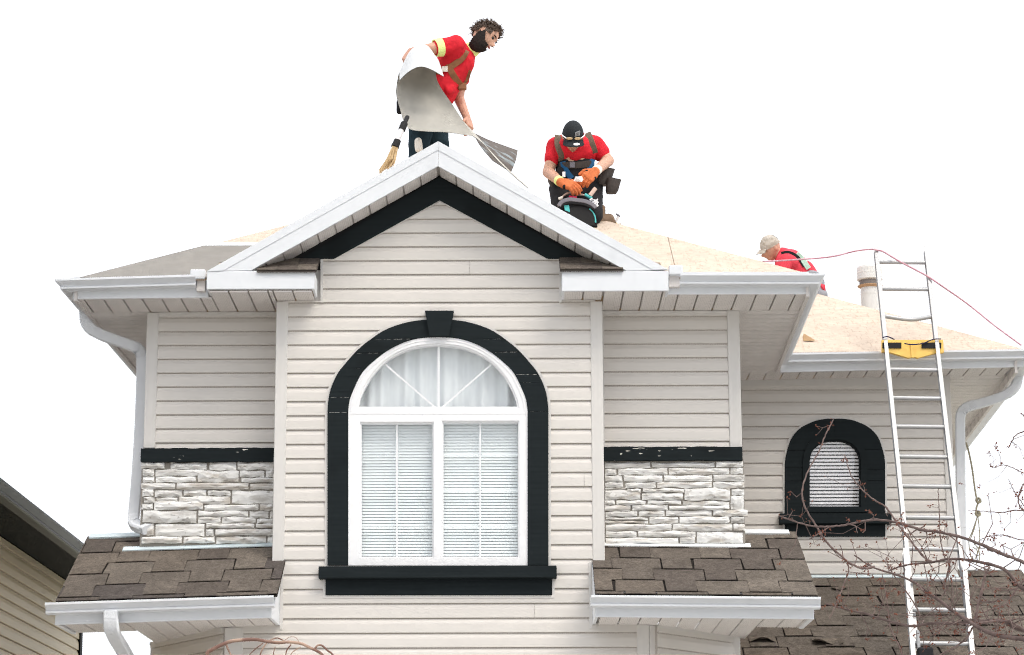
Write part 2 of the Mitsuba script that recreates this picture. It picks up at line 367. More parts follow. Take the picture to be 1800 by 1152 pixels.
# blinds: slats joined into one part per sash, too thin to pick apart
def blind(g, Y, step, name='blind', tilt=0.6, mat='m_blind', holder=None, depth=0.024):
    x0, z0, x1, z1 = g.bounds; ms = []
    z = z0 + 0.006
    while z < z1:
        pts = [(Y - 0.0070, z - 0.0015), (Y - 0.0070, z + 0.32 * step), (Y + 0.0060, z + step + 0.001), (Y + 0.0070, z + step + 0.001), (Y - 0.0040, z - 0.0015)]
        row = g.intersection(LineString([(x0 - 1, z), (x1 + 1, z)])).bounds
        if row and not math.isnan(row[0]):
            m = ext(Polygon(pts), 1.0); v = m.vertices
            q = TM(np.stack([row[0] + v[:, 2] * (row[2] - row[0]), v[:, 0], v[:, 1]], 1), m.faces)
            if q.volume < 0: q.invert()
            ms.append(q)
        z += step
    part(holder or WIN, name, join(ms), mat, kind='stuff')
blind(gl, CW + 0.075, 0.0211, tilt=1.0); blind(gr, CW + 0.075, 0.0211, tilt=1.05)
# curtain with folds behind the arch
cx0, cz0, cx1, cz1 = arch_glass.bounds
xs = np.linspace(cx0, cx1, 260); zs = np.linspace(cz0, cz1 + 0.02, 5)
fold = lambda x, z: 0.016 * np.sin(x * 34 + 1.4 * np.sin(x * 9)) + 0.009 * np.sin(x * 71 + 1) + 0.006 * (z - cz0) * np.sin(x * 20)
V = A([[x, CW + 0.11 + fold(x, z), z] for z in zs for x in xs]); n = len(xs)
F = [[i * n + j, i * n + j + 1, (i + 1) * n + j + 1, (i + 1) * n + j] for i in range(4) for j in range(n - 1)]
F = A(F); part(WIN, 'curtain', TM(V, np.vstack([F[:, [0, 1, 2]], F[:, [0, 2, 3]]])), 'm_curtain', True)
x0, z0, x1, z1 = frame_out.bounds
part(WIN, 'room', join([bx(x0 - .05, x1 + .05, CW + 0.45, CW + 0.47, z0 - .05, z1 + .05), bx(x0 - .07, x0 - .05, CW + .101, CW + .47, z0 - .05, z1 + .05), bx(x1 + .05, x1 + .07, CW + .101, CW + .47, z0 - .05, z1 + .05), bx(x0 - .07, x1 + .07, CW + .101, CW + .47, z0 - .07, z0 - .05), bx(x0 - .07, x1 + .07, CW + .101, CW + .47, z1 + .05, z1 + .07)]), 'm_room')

# ------------------------------------------------------------------ main walls left and right: siding above, black band, ledge stone
XML, XMR = x_at(256, 680, MW), x_at(1301, 680, MW)
XSL, XSR = x_at(247.5, 880, MW), x_at(1308, 880, MW)
def main_wall(x0, x1, xs0, xs1, px0, px1, zl):
    zt, zband1, zband0, zstone = ZS - 0.002, z_at(770, 789.5, MW), z_at(770, 811, MW - 0.05), z_at(770, 960, MW)
    w = H('wall', bx(x0, x1, MW + 0.001, MW + 0.1, 3.72, zt), 'm_sheath')
    siding(w, Polygon([(px0, zband1 - 0.02), (px1, zband1 - 0.02), (px1, zt - 0.03), (px0, zt - 0.03)]), MW, zl)
    H('frieze_trim', bx(px0, px1, MW - 0.026, MW + 0.0, zt - 0.030, zt - 0.0, 0.003), 'm_post')
    H('trim_band', rough_board(xs0, xs1, MW - 0.068, MW + 0.0, zband0, zband1), 'm_black_worn')
    return w
def rough_board(x0, x1, y0, y1, z0, z1, n=26, amp=0.004):
    xs = np.linspace(x0, x1, n); V = []; F = []
    for x in xs:
        j = lambda: rng.uniform(-amp, amp)
        V += [[x, y0, z0 + j()], [x, y0, z1 + j()], [x, y1, z1], [x, y1, z0]]
    for i in range(n - 1):
        for a, b in ((0, 1), (1, 2), (2, 3), (3, 0)):
            F += [[4 * i + a, 4 * i + b, 4 * i + 4 + b], [4 * i + a, 4 * i + 4 + b, 4 * i + 4 + a]]
    F += [[0, 2, 1], [0, 3, 2]]; e = 4 * (n - 1); F += [[e, e + 1, e + 2], [e, e + 2, e + 3]]
    m = TM(V, F)
    if m.volume < 0: m.invert()
    return m
zl_main = z_at(380, 773, MW)
WL = main_wall(XML + 0.01, XCL + 0.02, XSL, XCL - 0.002, x_at(276, 680, MW), XCL - 0.001, z_at(380, 778, MW))
WR = main_wall(XCR - 0.02, XMR - 0.01, XCR + 0.002, XSR - 0.01, XCR + 0.001, x_at(1280, 680, MW), z_at(1180, 775.5, MW))
post(256, 276.5, 550.5, 789, MW); post(1280, 1301.3, 546.5, 788, MW)
for x in (XCL - 0.001, XCR - 0.019): pass
H('channel_trim', bx(XCL - 0.014, XCL - 0.001, MW - 0.024, MW, z_at(770, 789, MW), ZS - 0.032), 'm_post')
H('channel_trim', bx(XCR + 0.001, XCR + 0.022, MW - 0.024, MW, z_at(770, 789, MW), ZS - 0.032), 'm_post')
# side faces of the centre bay and the body of the house behind
for xa_ in (XCL + 0.006, XCR - 0.05): H('wall', bx(xa_, xa_ + 0.044, CW + 0.1, MW + 0.05, 2.6, ZS), 'm_siding')

STONES_L = [(135,265,350,320),(395,265,720,325),(735,260,980,335),(985,258,1310,332),(150,325,258,382),(150,386,258,440),(262,325,700,384),(265,387,622,440),(635,340,1002,438),(1005,340,1228,395),(1233,335,1310,396),(1018,400,1310,440),
 (135,445,440,499),(450,445,1090,505),(1098,453,1310,502),(148,503,250,566),(255,508,505,568),(510,505,715,556),(722,512,930,556),(935,512,1310,630),(160,570,262,620),(268,572,462,603),(468,560,925,633),
 (140,625,247,682),(252,606,688,685),(692,637,1175,690),(1183,635,1310,690),(150,690,632,798),(638,692,1085,740),(1090,695,1265,755),(1270,697,1310,756),(638,745,842,799),(848,745,1150,798),(1155,760,1310,800),
 (150,802,254,905),(260,806,700,915),(708,802,1140,845),(1148,805,1310,843),(706,850,782,910),(790,849,1310,910),(140,918,502,976),(508,920,790,976),(796,914,1242,980),(1248,912,1310,976)]
STONES_R = [(215,262,620,315),(628,262,1187,307),(1195,255,1437,305),(215,322,322,378),(330,317,770,374),(778,313,1315,370),(1323,312,1437,366),(215,383,372,436),(380,380,728,435),(736,378,1165,430),(1170,373,1450,430),
 (215,440,380,482),(395,440,668,490),(675,436,1163,487),(1168,434,1450,492),(215,487,405,503),(410,498,538,530),(546,495,918,531),(915,492,1322,600),(1330,496,1447,553),(215,507,532,593),(540,535,908,596),(1323,558,1443,676),
 (215,598,308,638),(315,598,578,641),(590,598,892,634),(900,606,1316,642),(215,645,445,692),(455,640,775,688),(780,646,1316,683),(220,696,505,742),(512,692,747,740),(754,688,1162,740),(1166,680,1478,740),
 (220,747,600,773),(220,777,600,803),(606,745,866,800),(873,740,1318,800),(1322,744,1448,797),(222,808,806,868),(812,805,1342,870),(1347,806,1452,866),(220,872,500,925),(507,870,1020,921),(1025,876,1435,976),(220,928,866,984),(876,925,1012,982)]
def stone(x0, x1, z0, z1, Y, deep, seed):
    r = random.Random(seed); W, Ht = x1 - x0, z1 - z0
    nx, nz = max(4, min(9, int(W / 0.035))), 3
    V = []; proud = deep * r.uniform(0.65, 1.15); lean = r.uniform(-0.4, 0.5)
    for j in range(nz + 1):
        for i in range(nx + 1):
            a, b = i / nx, j / nz
            edge = min(a, 1 - a) * W < 1e-6 or j in (0, nz)
            x = x0 + W * a + (r.uniform(-0.2, 0.2) * W / nx if 0 < i < nx else r.uniform(0, 0.004) * (1 if i == 0 else -1))
            wav = 0.0035 * math.sin(3.1 * a * math.pi + seed) + r.uniform(-0.0025, 0.0025)
            z = z0 + Ht * b + (wav if j in (0, nz) else r.uniform(-0.25, 0.25) * Ht / nz)
            y = Y - proud + (0.010 + r.uniform(0, 0.006) if edge else r.uniform(-0.007, 0.007)) + lean * (b - 0.5) * 0.014
            V.append([x, y, z])
    n = nx + 1; F = []
    for j in range(nz):
        for i in range(nx):
            q = [j * n + i, j * n + i + 1, (j + 1) * n + i + 1, (j + 1) * n + i]
            F += [[q[0], q[1], q[2]], [q[0], q[2], q[3]]] if (i + j + seed) % 2 else [[q[0], q[1], q[3]], [q[1], q[2], q[3]]]
    ring = [i for i in range(n)] + [j * n + nx for j in range(1, nz + 1)] + [nz * n + i for i in range(nx - 1, -1, -1)] + [j * n for j in range(nz - 1, 0, -1)]
    base = len(V)
    for k in ring: V.append([V[k][0], Y + 0.004, V[k][2]])
    L = len(ring)
    for k in range(L):
        a, b = ring[k], ring[(k + 1) % L]
        F += [[a, base + k, base + (k + 1) % L], [a, base + (k + 1) % L, b]]
    m = TM(V, F); m.fix_normals(); return m
def stones(rects, u0, v0, s, xl, xr, wall):
    b = H('stone_veneer', bx(xl, xr, MW - 0.024, MW + 0.0, z_at(770, 962, MW), z_at(770, 809, MW)), 'm_mortar', label='white and grey stacked ledge stone below the black band')
    for i, (a, c, d, e) in enumerate(rects):
        p, q = at(u0 + a / s, v0 + e / s, MW - 0.04), at(u0 + d / s, v0 + c / s, MW - 0.04)
        part(b, 'stone', stone(max(p[0], xl - 0.03) + 0.0015, min(q[0], xr + 0.035) - 0.0015, p[2] + 0.001, q[2] - 0.001, MW - 0.02, 0.034, i * 7 + int(u0)), f'm_stone_{rng.randrange(4)}')
stones(STONES_L, 220, 760, 5.007, XSL + 0.004, XCL - 0.003, WL)
stones(STONES_R, 1020, 760, 5.009, XCR + 0.003, XSR, WR)
# ================================================================== upper eaves: soffits, fascias, gutters
FYL, FYR, FYW = 17.60, 17.535, 20.32           # fascia planes: left, right, wing
GUT = [(0, 0.0), (0, -0.072), (0.075, -0.073), (0.093, -0.067), (0.095, -0.055), (0.085, -0.051), (0.105, -0.024), (0.105, -0.017), (0.126, -0.015), (0.126, 0.0), (0.116, 0.0), (0.114, -0.010), (0.108, -0.018), (0.086, -0.048), (0.070, -0.066), (0.005, -0.066), (0.005, 0.0)]
def gutter(a, b, ma=0, mb=0, o0=0.0, **k): return H('gutter', sweep(GUT, a, b, None, ma, mb, o0), 'm_white', **k)
def strip(pts, dz0=0.0, dz1=0.0):
    """one soffit panel: plan polygon (X, Y) hung at ZS, its rib edges turned up"""
    if dz0 or dz1:
        m = ext(Polygon(pts), 0.010); v = m.vertices; xs_ = [p[0] for p in pts]
        m.vertices = np.stack([v[:, 0], v[:, 1], v[:, 2] + ZS + dz0 + (dz1 - dz0) * (v[:, 0] - min(xs_)) / (max(xs_) - min(xs_))], 1); return m
    return move(ext(Polygon(pts), 0.010), frame([0, 0, ZS], [1, 0, 0], [0, 1, 0], [0, 0, 1]))
# survey points of the eave corners
LB = atz(135.6, 527.3, ZS); LBk = atz(245.8, 656.6, ZS); RB = atz(1417.6, 519.5, ZS); RBk = atz(1364.7, 653.2, ZS)
XRL, XRLe = atz(363, 508.5, ZS)[0], atz(552, 508.5, ZS)[0]     # left return box
XRR, XRRs = atz(1175, 511.8, ZS)[0], atz(988, 511.8, ZS)[0]    # right return box
RETY = 17.39
sbk = lambda x0, x1, y0, y1: bx(x0, x1, y0, y1, ZS + 0.013, ZS + 0.03)
_sb = [sbk(-3.02, XML, 17.62, 20.6), sbk(XML, XCL - 0.01, 17.62, MW - 0.03), sbk(XCR + 0.01, XMR, 17.62, MW - 0.03), sbk(XMR, 2.0, 17.62, 20.3),
                         sbk(XRL + 0.03, XRLe - 0.03, RETY + 0.03, 17.61), sbk(XCL, XRLe - 0.03, 17.611, CW - 0.03), sbk(XRRs + 0.03, XRR - 0.03, RETY + 0.03, 17.61), sbk(XRRs + 0.03, XCR, 17.611, CW - 0.03),
                         move(sbk(XMR + 0.01, 3.95, 20.34, WW - 0.02), frame([0, 0, .04], [1, 0, 0], [0, 1, 0], [0, 0, 1])), move(sbk(3.62, 3.93, WW, 25.8), frame([0, 0, .04], [1, 0, 0], [0, 1, 0], [0, 0, 1]))]
SOFF = H('soffit', _sb[0], 'm_seam')
for q in _sb[1:]: part(SOFF, 'backing', q, 'm_seam')
def soff_run(x0, x1, w, yfront, yback, skew=0.0, start=0.0, zf=None):
    x = x0 + start - w
    while x < x1:
        a, b = max(x + 0.006, x0), min(x + w - 0.006, x1)
        if b - a > 0.01:
            yf = yfront((a + b) / 2); yb = yback((a + b) / 2)
            part(SOFF, 'panel', strip([(a + skew, yf), (b + skew, yf), (b, yb), (a, yb)], zf(a) if zf else 0.0, zf(b) if zf else 0.0), 'm_soffit')
        x += w
W = 0.1375
front = lambda x: (RETY + 0.02 if XRL < x < XRLe or XRRs < x < XRR else (FYL if x < -1 else FYR) + 0.005)
soff_run(LB[0], XRL + 0.004, W, front, lambda x: MW - 0.001, 0.0, 0.05); soff_run(XRL + 0.005, XCL - 0.005, W, lambda x: RETY + 0.02, lambda x: MW - 0.001)
soff_run(XCL + 0.0, XRLe - 0.008, W, front, lambda x: CW - 0.001)
soff_run(XRRs + 0.012, XCR + 0.0, W, front, lambda x: CW - 0.001)
soff_run(XCR + 0.005, XRR - 0.005, W, lambda x: RETY + 0.02, lambda x: MW - 0.001); soff_run(XRR - 0.004, RB[0], W, front, lambda x: MW - 0.001, 0.0, 0.08)
def side_run(xa, xb, y0, y1, edge, zf=None):
    y = y0
    while y < y1:
        t = lambda yy: edge(yy)
        pts = [(xa, y + 0.005), (t(y), y + 0.005), (t(y + W), y + W - 0.005), (xa, y + W - 0.005)]
        part(SOFF, 'panel', strip(pts, zf(xa) if zf else 0.0, zf(t(y)) if zf else 0.0), 'm_soffit'); y += W
lin = lambda p, q: (lambda y: p[0] + (q[0] - p[0]) * (y - p[1]) / (q[1] - p[1]))
side_run(XML - 0.005, 0, MW + 0.002, 20.6, lin(LB, LBk))
side_run(XMR + 0.005, 0, MW + 0.002, 20.27, lin(RB, RBk))
# wing soffit, front and side
WE = atz(1792, 647, ZS); WEk = atx(1700, 775, 3.72) if False else atz(1706, 760, ZS)
XWR = x_at(1674, 790, WW)
_wa, _wb = at(1372, 654.5, FYW), at(1806, 645, FYW)
wz = lambda x: _wa[2] + (_wb[2] - _wa[2]) * (x - _wa[0]) / (_wb[0] - _wa[0]) + 0.016 - ZS
soff_run(XMR + 0.02, WE[0] - 0.02, W, lambda x: FYW + 0.006, lambda x: WW - 0.001, zf=wz)
side_run(XWR, 0, WW + 0.002, 25.8, lin([WE[0] - 0.02, FYW], WEk), wz)

def fascia(a, b, h, name='fascia', t=0.02, mat='m_white', **k):
    return H(name, sweep([(-t, 0), (0.004, 0), (0.004, 0.012), (0, 0.014), (0, h), (-t, h)], a, b), mat, **k)
dz = 0.018                                     # the fascia hangs a little below the soffit
def pt(u, v, Y): return at(u, v, Y)
# left main eave
fl0, fl1 = pt(128, 526, FYL), pt(366, 523.2, FYL)
fascia(fl0, fl1, 0.16)
g0, g1 = pt(97, 490, FYL - 0.126), pt(343, 482.6, FYL - 0.126)
g0[1] += 0.126; g1[1] += 0.126
gutter(g0, g1, ma=-1.0, o0=0.126)
# right main eave
fr0, fr1 = pt(1174, 517.5, FYR), pt(1423, 517, FYR)
fascia(fr0, fr1, 0.16)
h0, h1 = pt(1196, 480.5, FYR - 0.126), pt(1450.5, 480.8, FYR - 0.126)
h0[1] += 0.126; h1[1] += 0.126
gutter(h0, h1, mb=1.0, o0=0.126)
# gutter end boxes beside the gable returns
for u0, u1, v0, v1, F in ((334, 361, 473.5, 490.5, FYL), (1176, 1200, 466, 483, FYR)):
    a, b = pt(u0, v1, F - 0.10), pt(u1, v0, F - 0.10)
    H('gutter_end', bx(a[0], b[0], F - 0.10, F + 0.14, a[2], b[2], 0.006), 'm_white')
    a, b = pt(u0 + 12 if u0 < 900 else u0, v1 + 22, F - 0.04), pt(u1 if u0 < 900 else u1 - 6, v1, F - 0.04)
    H('gutter_end', bx(a[0], b[0], F - 0.055, F + 0.1, a[2], b[2] - 0.002), 'm_soffit')
# side eaves: fascia boards and gutters running back
def side_eave(xfa, c0, c1, back, gx, gy, gz, face):
    """fascia board at xfa and a gutter whose outer edge starts at the corner (gx, gy), running back beside the soffit edge c0-c1"""
    d = (c1[0] - c0[0]) / (c1[1] - c0[1])
    a, b = A([xfa, gy - 0.02, ZS - dz]), A([xfa + d * (back - gy), back, ZS - dz])
    p, q = A([gx - 0.126 * face, gy, gz]), A([gx - 0.126 * face + d * (back - gy), back, gz])
    if face < 0: a, b, p, q = b, a, q, p
    fascia(a, b, 0.16, mat='m_soffit')
    gutter(p, q, ma=-1.0 if face > 0 else 0.0, mb=1.0 if face < 0 else 0.0)
side_eave(LB[0] - 0.012, LB, LBk, 20.9, g0[0] + 0.001, FYL, g0[2] - 0.001, -1)
side_eave(RB[0] + 0.012, RB, RBk, 20.30, h1[0] - 0.001, FYR, h1[2] - 0.001, 1)
# wing eave
w0, w1 = pt(1372, 654.5, FYW), pt(1806, 645, FYW)
fascia(w0, w1, 0.15)
k0, k1 = pt(1385, 620.5, FYW - 0.126), pt(1826, 613.5, FYW - 0.126)
k1[0] = WE[0] + 0.188
k0[1] += 0.126; k1[1] += 0.126
gutter(k0, k1, mb=0)
side_eave(WE[0] + 0.005, A([WE[0], FYW, 0]), WEk, 26.0, WE[0] + 0.19, FYW, k1[2] - 0.008, 1)

# ------------------------------------------------------------------ gable: returns, rake boards, soffit, black frieze
def ret_box(u0, u1, vb, u_in, inner):
    a, b = pt(u0, vb, RETY), pt(u1, vb, RETY)
    zt = z_at(u0, 476.5, RETY)
    H('return_box', bx(a[0], b[0], RETY, RETY + 0.02, a[2], zt, 0.003), 'm_white')
    xi = b[0] if inner > 0 else a[0]
    H('return_box', bx(xi - 0.018, xi - 0.001, RETY + 0.021, CW - 0.03, a[2] + 0.001, zt - 0.01) if inner > 0 else bx(xi + 0.001, xi + 0.018, RETY + 0.021, CW - 0.03, a[2] + 0.001, zt - 0.01), 'm_white')
    xo = a[0] if inner > 0 else b[0]
    H('return_box', bx(xo + 0.001, xo + 0.018, RETY + 0.021, FYL + 0.05, a[2] + 0.001, zt - 0.01) if inner > 0 else bx(xo - 0.018, xo - 0.001, RETY + 0.021, FYR + 0.05, a[2] + 0.001, zt - 0.01), 'm_white')
    return a, b, zt
rl = ret_box(363, 552.5, 508.7, 0, 1)
rr = ret_box(988, 1175.5, 512, 0, -1)
for (u0, u1, s) in ((452, 563, 1), (984, 1092, -1)):   # small shingled roofs on the returns
    xa_, xb_ = x_at(u0, 470, RETY), x_at(u1, 465, CW)
    z0_, z1_ = z_at(770, 475.5, RETY - 0.02), z_at(770, 456.5, CW)
    rroof = H('return_roof', hull([[xa_, RETY - 0.02, z0_ - 0.012], [xb_, RETY - 0.02, z0_ - 0.012], [xa_, CW - 0.03, z1_ - 0.012], [xb_, CW - 0.03, z1_ - 0.012], [xa_, RETY - 0.02, z0_ - 0.002], [xb_, RETY - 0.02, z0_ - 0.002], [xa_, CW - 0.03, z1_ - 0.002], [xb_, CW - 0.03, z1_ - 0.002]]), 'm_shingle_3')
    for j in range(2):
        ta, tb = j * 0.5, j * 0.5 + 0.55
        P = lambda x, t, o: [x, RETY - 0.025 + (CW - 0.03 - RETY + 0.02) * t, z0_ + (z1_ - z0_) * t + o]
        xs_ = np.linspace(xa_ + 0.002, xb_ - 0.002, 4)
        for i in range(3):
            a_, b_ = xs_[i] + 0.001, xs_[i + 1] - 0.001
            part(rroof, 'shingle', hull([P(a_, ta, 0.003), P(b_, ta, 0.003), P(a_, ta, 0.012), P(b_, ta, 0.012), P(a_, min(tb, 1), 0.0005), P(b_, min(tb, 1), 0.0005), P(a_, min(tb, 1), 0.005), P(b_, min(tb, 1), 0.005)]), f'm_shingle_{(i + j) % 5}')
for xa_, xb_ in ((XRLe - 0.03, x_at(565, 495, CW) + 0.004), (x_at(985, 495, CW) - 0.004, XRRs + 0.03)):
    H('wall', bx(xa_, xb_, CW + 0.004, CW + 0.05, ZS - 0.001, z_at(770, 458, CW)), 'm_post')
ap = pt(770, 249, RETY)
XR_, ZRT = ap[0], ap[2]
rake_top = pz([(364, 477), (770, 249), (1174, 474)], RETY)
rake_bot = pz([(441, 475.5), (770, 292), (1101, 476)], RETY)
for half in (0, 1):
    if half == 0: poly = Polygon([rake_top[0], rake_top[1], (rake_top[1][0], rake_bot[1][1]), rake_bot[0]])
    else: poly = Polygon([(rake_top[1][0] + 0.0015, rake_bot[1][1]), (rake_top[1][0] + 0.0015, rake_top[1][1]), rake_top[2], rake_bot[2]])
    H('rake_board', wall_prism(poly, RETY, 0.0, 0.022), 'm_white')
    e = LineString(rake_top[:2] if half == 0 else rake_top[1:]).buffer(0.054, cap_style=2, join_style=2).intersection(poly)
    H('drip_edge', wall_prism(e, RETY, 0.007, -0.001), 'm_white')
GP = (rake_top[1][1] - rake_top[0][1]) / (rake_top[1][0] - rake_top[0][0])     # gable pitch
# soffit panels under the rakes
zrb = rake_bot[1][1]
_gs = [hull([[XR_, RETY + .025, zrb + .016], [XR_, CW - .001, zrb + .016], [XR_ + s * 1.28, RETY + .025, zrb + .016 - GP * 1.28], [XR_ + s * 1.28, CW - .001, zrb + .016 - GP * 1.28], [XR_, RETY + .025, zrb + .03], [XR_, CW - .001, zrb + .03], [XR_ + s * 1.28, RETY + .025, zrb + .03 - GP * 1.28], [XR_ + s * 1.28, CW - .001, zrb + .03 - GP * 1.28]]) for s in (-1, 1)]
GS = H('rake_soffit', _gs[0], 'm_seam'); part(GS, 'backing', _gs[1], 'm_seam')
for s in (-1, 1):
    d = 0.012
    while d < 1.5:
        e = min(d + 0.108, 1.52)
        P = lambda x, y, o: [XR_ + s * x, y, zrb - GP * x + o + 0.004]
        part(GS, 'panel', hull([P(d, RETY + .024, 0), P(e, RETY + .024, 0), P(d, CW - .035, 0), P(e, CW - .035, 0), P(d, RETY + .024, .01), P(e, RETY + .024, .01), P(d, CW - .035, .01), P(e, CW - .035, .01)]), 'm_soffit')
        d += 0.120
fr = Polygon(pz([(530, 457), (772, 314), (1022, 457), (962.5, 457), (773, 354.5), (587.5, 457)], CW))
H('gable_frieze', wall_prism(fr, CW, 0.034, -0.001), 'm_black', label='black painted frieze boards under the gable rakes')
gw = Polygon(pz([(452, 475), (770, 290), (1092, 475)], CW)).difference(cw_gab)
H('wall', wall_prism(gw, CW + 0.002, 0.0, 0.05), 'm_dark')

# ------------------------------------------------------------------ upper roofs: decks of board sheets
Ye = 17.52; XeL, XeR = x_at(146, 487, Ye), x_at(1430, 478, Ye)
ze = z_at(300, 488, Ye); PITCH_M = 0.545
zeR = z_at(1320, 483, Ye)
ze = (ze + zeR) / 2
half = (XeR - XeL) / 2; XA = (XeL + XeR) / 2; YA = Ye + half
YB = 24.5
def zmain(x, y): return ze + PITCH_M * min(y - Ye, x - XeL, XeR - x)
def plane_mesh(poly, fz, t=0.012):
    m = ext(poly, 1.0); v = m.vertices.copy()
    z = A([fz(a, b) for a, b in v[:, :2]])
    m.vertices = np.stack([v[:, 0], v[:, 1], z - t * (1 - v[:, 2])], 1)
    return m
front_tri = Polygon([(XeL, Ye), (XeR, Ye), (XA, YA)]).difference(sbox(XRL + 0.03, Ye - 1, XRR - 0.03, CW + 0.14))
right_pl = Polygon([(XeR, Ye), (XeR, YB), (XA, YB), (XA, YA)])
left_pl = Polygon([(XeL, Ye), (XA, YA), (XA, YB), (XeL, YB)])
fz_f = lambda x, y: ze + PITCH_M * (y - Ye); fz_r = lambda x, y: ze + PITCH_M * (XeR - x); fz_l = lambda x, y: ze + PITCH_M * (x - XeL)
ROOF = H('roof', join([plane_mesh(front_tri, lambda x, y: fz_f(x, y) - 0.014), plane_mesh(right_pl, lambda x, y: fz_r(x, y) - 0.014), plane_mesh(left_pl, lambda x, y: fz_l(x, y) - 0.014)]), 'm_osb_edge', label='stripped hip roof of bare board sheathing')
def sheets(holder, region, fz, ax, off=(0, 0), w=2.44, h=1.09):
    """1.22 x 2.44 sheets laid along the eave (ax 0: eave along X, 1: along Y), staggered row by row"""
    x0, y0, x1, y1 = region.bounds; r = 0
    lo, hi = (y0, y1) if ax == 0 else (x0, x1)
    t = lo + off[1]
    while t < hi:
        s = (x0 if ax == 0 else y0) - (w / 2 if r % 2 else 0) - off[0]
        while s < (x1 if ax == 0 else y1):
            c = sbox(s, t, s + w - 0.004, t + h - 0.004) if ax == 0 else sbox(t, s, t + h - 0.004, s + w - 0.004)
            g = region.intersection(c)
            if g.area > 0.004:
                part(holder, 'sheet', plane_mesh(g, fz), f'm_osb_{rng.randrange(3)}')
            s += w
        t += h; r += 1
_q = ray(362, 432.5); _t = (ze - CAM_H - PITCH_M * Ye) / (_q[2] - PITCH_M * _q[1]); felt_top = _t * _q[1]; FTD = felt_top - Ye
sheets(ROOF, front_tri, fz_f, 0, (0.7, 0)); sheets(ROOF, right_pl, fz_r, 1, (0.3, 0)); sheets(ROOF, left_pl, fz_l, 1)
fu = Polygon([(XeL - 0.02, Ye - 0.02), (XRL + 0.02, Ye - 0.02), (XRL + 0.02, CW + 0.15), (-1.1, CW + 0.15), (-1.1, felt_top), (XeL + FTD, felt_top)])
H('underlayment', plane_mesh(fu, lambda x, y: fz_f(x, y) + 0.006, 0.003), 'm_felt', label='strip of grey roofing felt covering the lower left roof')
H('underlayment', plane_mesh(Polygon([(XeL + FTD - .03, felt_top - .02), (-1.1, felt_top - .02), (-1.1, felt_top + .06), (XeL + FTD + .05, felt_top + .06)]), lambda x, y: fz_f(x, y) + 0.010, 0.003), 'm_felt_top')
fu2 = Polygon([(XeL - 0.02, Ye - 0.02), (XeL + FTD, felt_top), (XeL + FTD, YB - 1), (XeL - 0.02, YB - 1)])
H('underlayment', plane_mesh(fu2, lambda x, y: fz_l(x, y) + 0.006, 0.003), 'm_felt')
# gable roof
gzr = ZRT - 0.012
fg = lambda x, y: gzr - GP * abs(x - XR_)
def yint(d): return Ye + (gzr - GP * d - ze) / PITCH_M
dl = (gzr - ze) / GP - 0.02
for s in (-1, 1):
    reg = Polygon([(XR_, RETY + 0.024), (XR_ + s * dl, RETY + 0.024), (XR_ + s * dl, yint(dl)), (XR_, yint(0))])
    gr_ = H('gable_roof', plane_mesh(reg, lambda x, y: fg(x, y) - 0.013), 'm_osb_edge')
    sheets(gr_, reg, fg, 1)
# wing roof
YwE = FYW - 0.05; XwR = WE[0] + 0.12
zw = z_at(1500, 618.5, YwE)
wt = Polygon([(XeR - 1.2, YwE), (XwR, YwE), (XwR - 2.6, YwE + 2.6), (XeR - 1.2, YwE + 2.6)])
wr = Polygon([(XwR, YwE), (XwR, 26.0), (XwR - 2.6, 26.0), (XwR - 2.6, YwE + 2.6)])
fw = lambda x, y: zw + PITCH_M * (y - YwE); fwr = lambda x, y: zw + PITCH_M * (XwR - x)
wt_vis = Polygon([(XeR - 0.02, YwE), (XwR, YwE), (XwR - 2.2, YwE + 2.2), (XeR - 2.2, YwE + 2.2)])
WROOF = H('roof', join([plane_mesh(wt_vis, lambda x, y: fw(x, y) - 0.014), plane_mesh(wr, lambda x, y: fwr(x, y) - 0.014)]), 'm_osb_edge', label='bare board sheathing of the lower wing roof behind the ladder')
sheets(WROOF, wt_vis, fw, 0, (0.35, 0)); sheets(WROOF, wr, fwr, 1)
# lifted splinter of board on the wing roof
a = at(1412, 597, YwE + 0.25)
H('board_scrap', hull([[a[0], a[1], fw(0, a[1]) + .004], [a[0] + .10, a[1] - .02, fw(0, a[1]) + .006], [a[0] + .02, a[1] + .12, fw(0, a[1] + .12) + .03], [a[0] + .01, a[1] + .12, fw(0, a[1] + .12) + .004]]), 'm_osb_edge')
# vent pipe
VY = 21.9
vb, vt = at(1530, 560, VY), at(1528, 472, VY)
s_ = np.linalg.norm(at(1546, 510, VY) - at(1513, 510, VY)) / 2
vx = (at(1513, 510, VY)[0] + at(1546, 510, VY)[0]) / 2
def lathe(prof, x, y, n=28):
    m = trimesh.creation.revolve(A(prof), sections=n); m.apply_translation([x, y, 0])
    if m.volume < 0: m.invert()
    return m
Zv = lambda v: z_at(1530, v, VY)
VP = H('vent_pipe', lathe([(0, fwr(vx, 0) - 0.1), (s_, fwr(vx, 0) - 0.1), (s_, Zv(520)), (s_ * 1.04, Zv(519)), (s_ * 1.04, Zv(513)), (s_, Zv(512)), (s_, Zv(505)), (0, Zv(505))], vx, VY), 'm_pipe', 40, label='white metal vent pipe behind the ladder')
part(VP, 'collar', lathe([(s_ * 0.9, Zv(508)), (s_ * 1.32, Zv(504)), (s_ * 1.34, Zv(503)), (s_ * 0.9, Zv(501))], vx, VY), 'm_rust', 40)
part(VP, 'grille', lathe([(0, Zv(503)), (s_ * 1.12, Zv(503)), (s_ * 1.12, Zv(491)), (0, Zv(491))], vx, VY, 40), 'm_grille', False)
part(VP, 'cap', lathe([(0, Zv(494)), (s_ * 1.2, Zv(494)), (s_ * 1.36, Zv(492.5)), (s_ * 1.36, Zv(482)), (s_ * 1.39, Zv(481)), (s_ * 1.36, Zv(480)), (s_ * 1.36, Zv(473)), (s_ * 1.3, Zv(470)), (0, Zv(469))], vx, VY, 40), 'm_pipe', False)
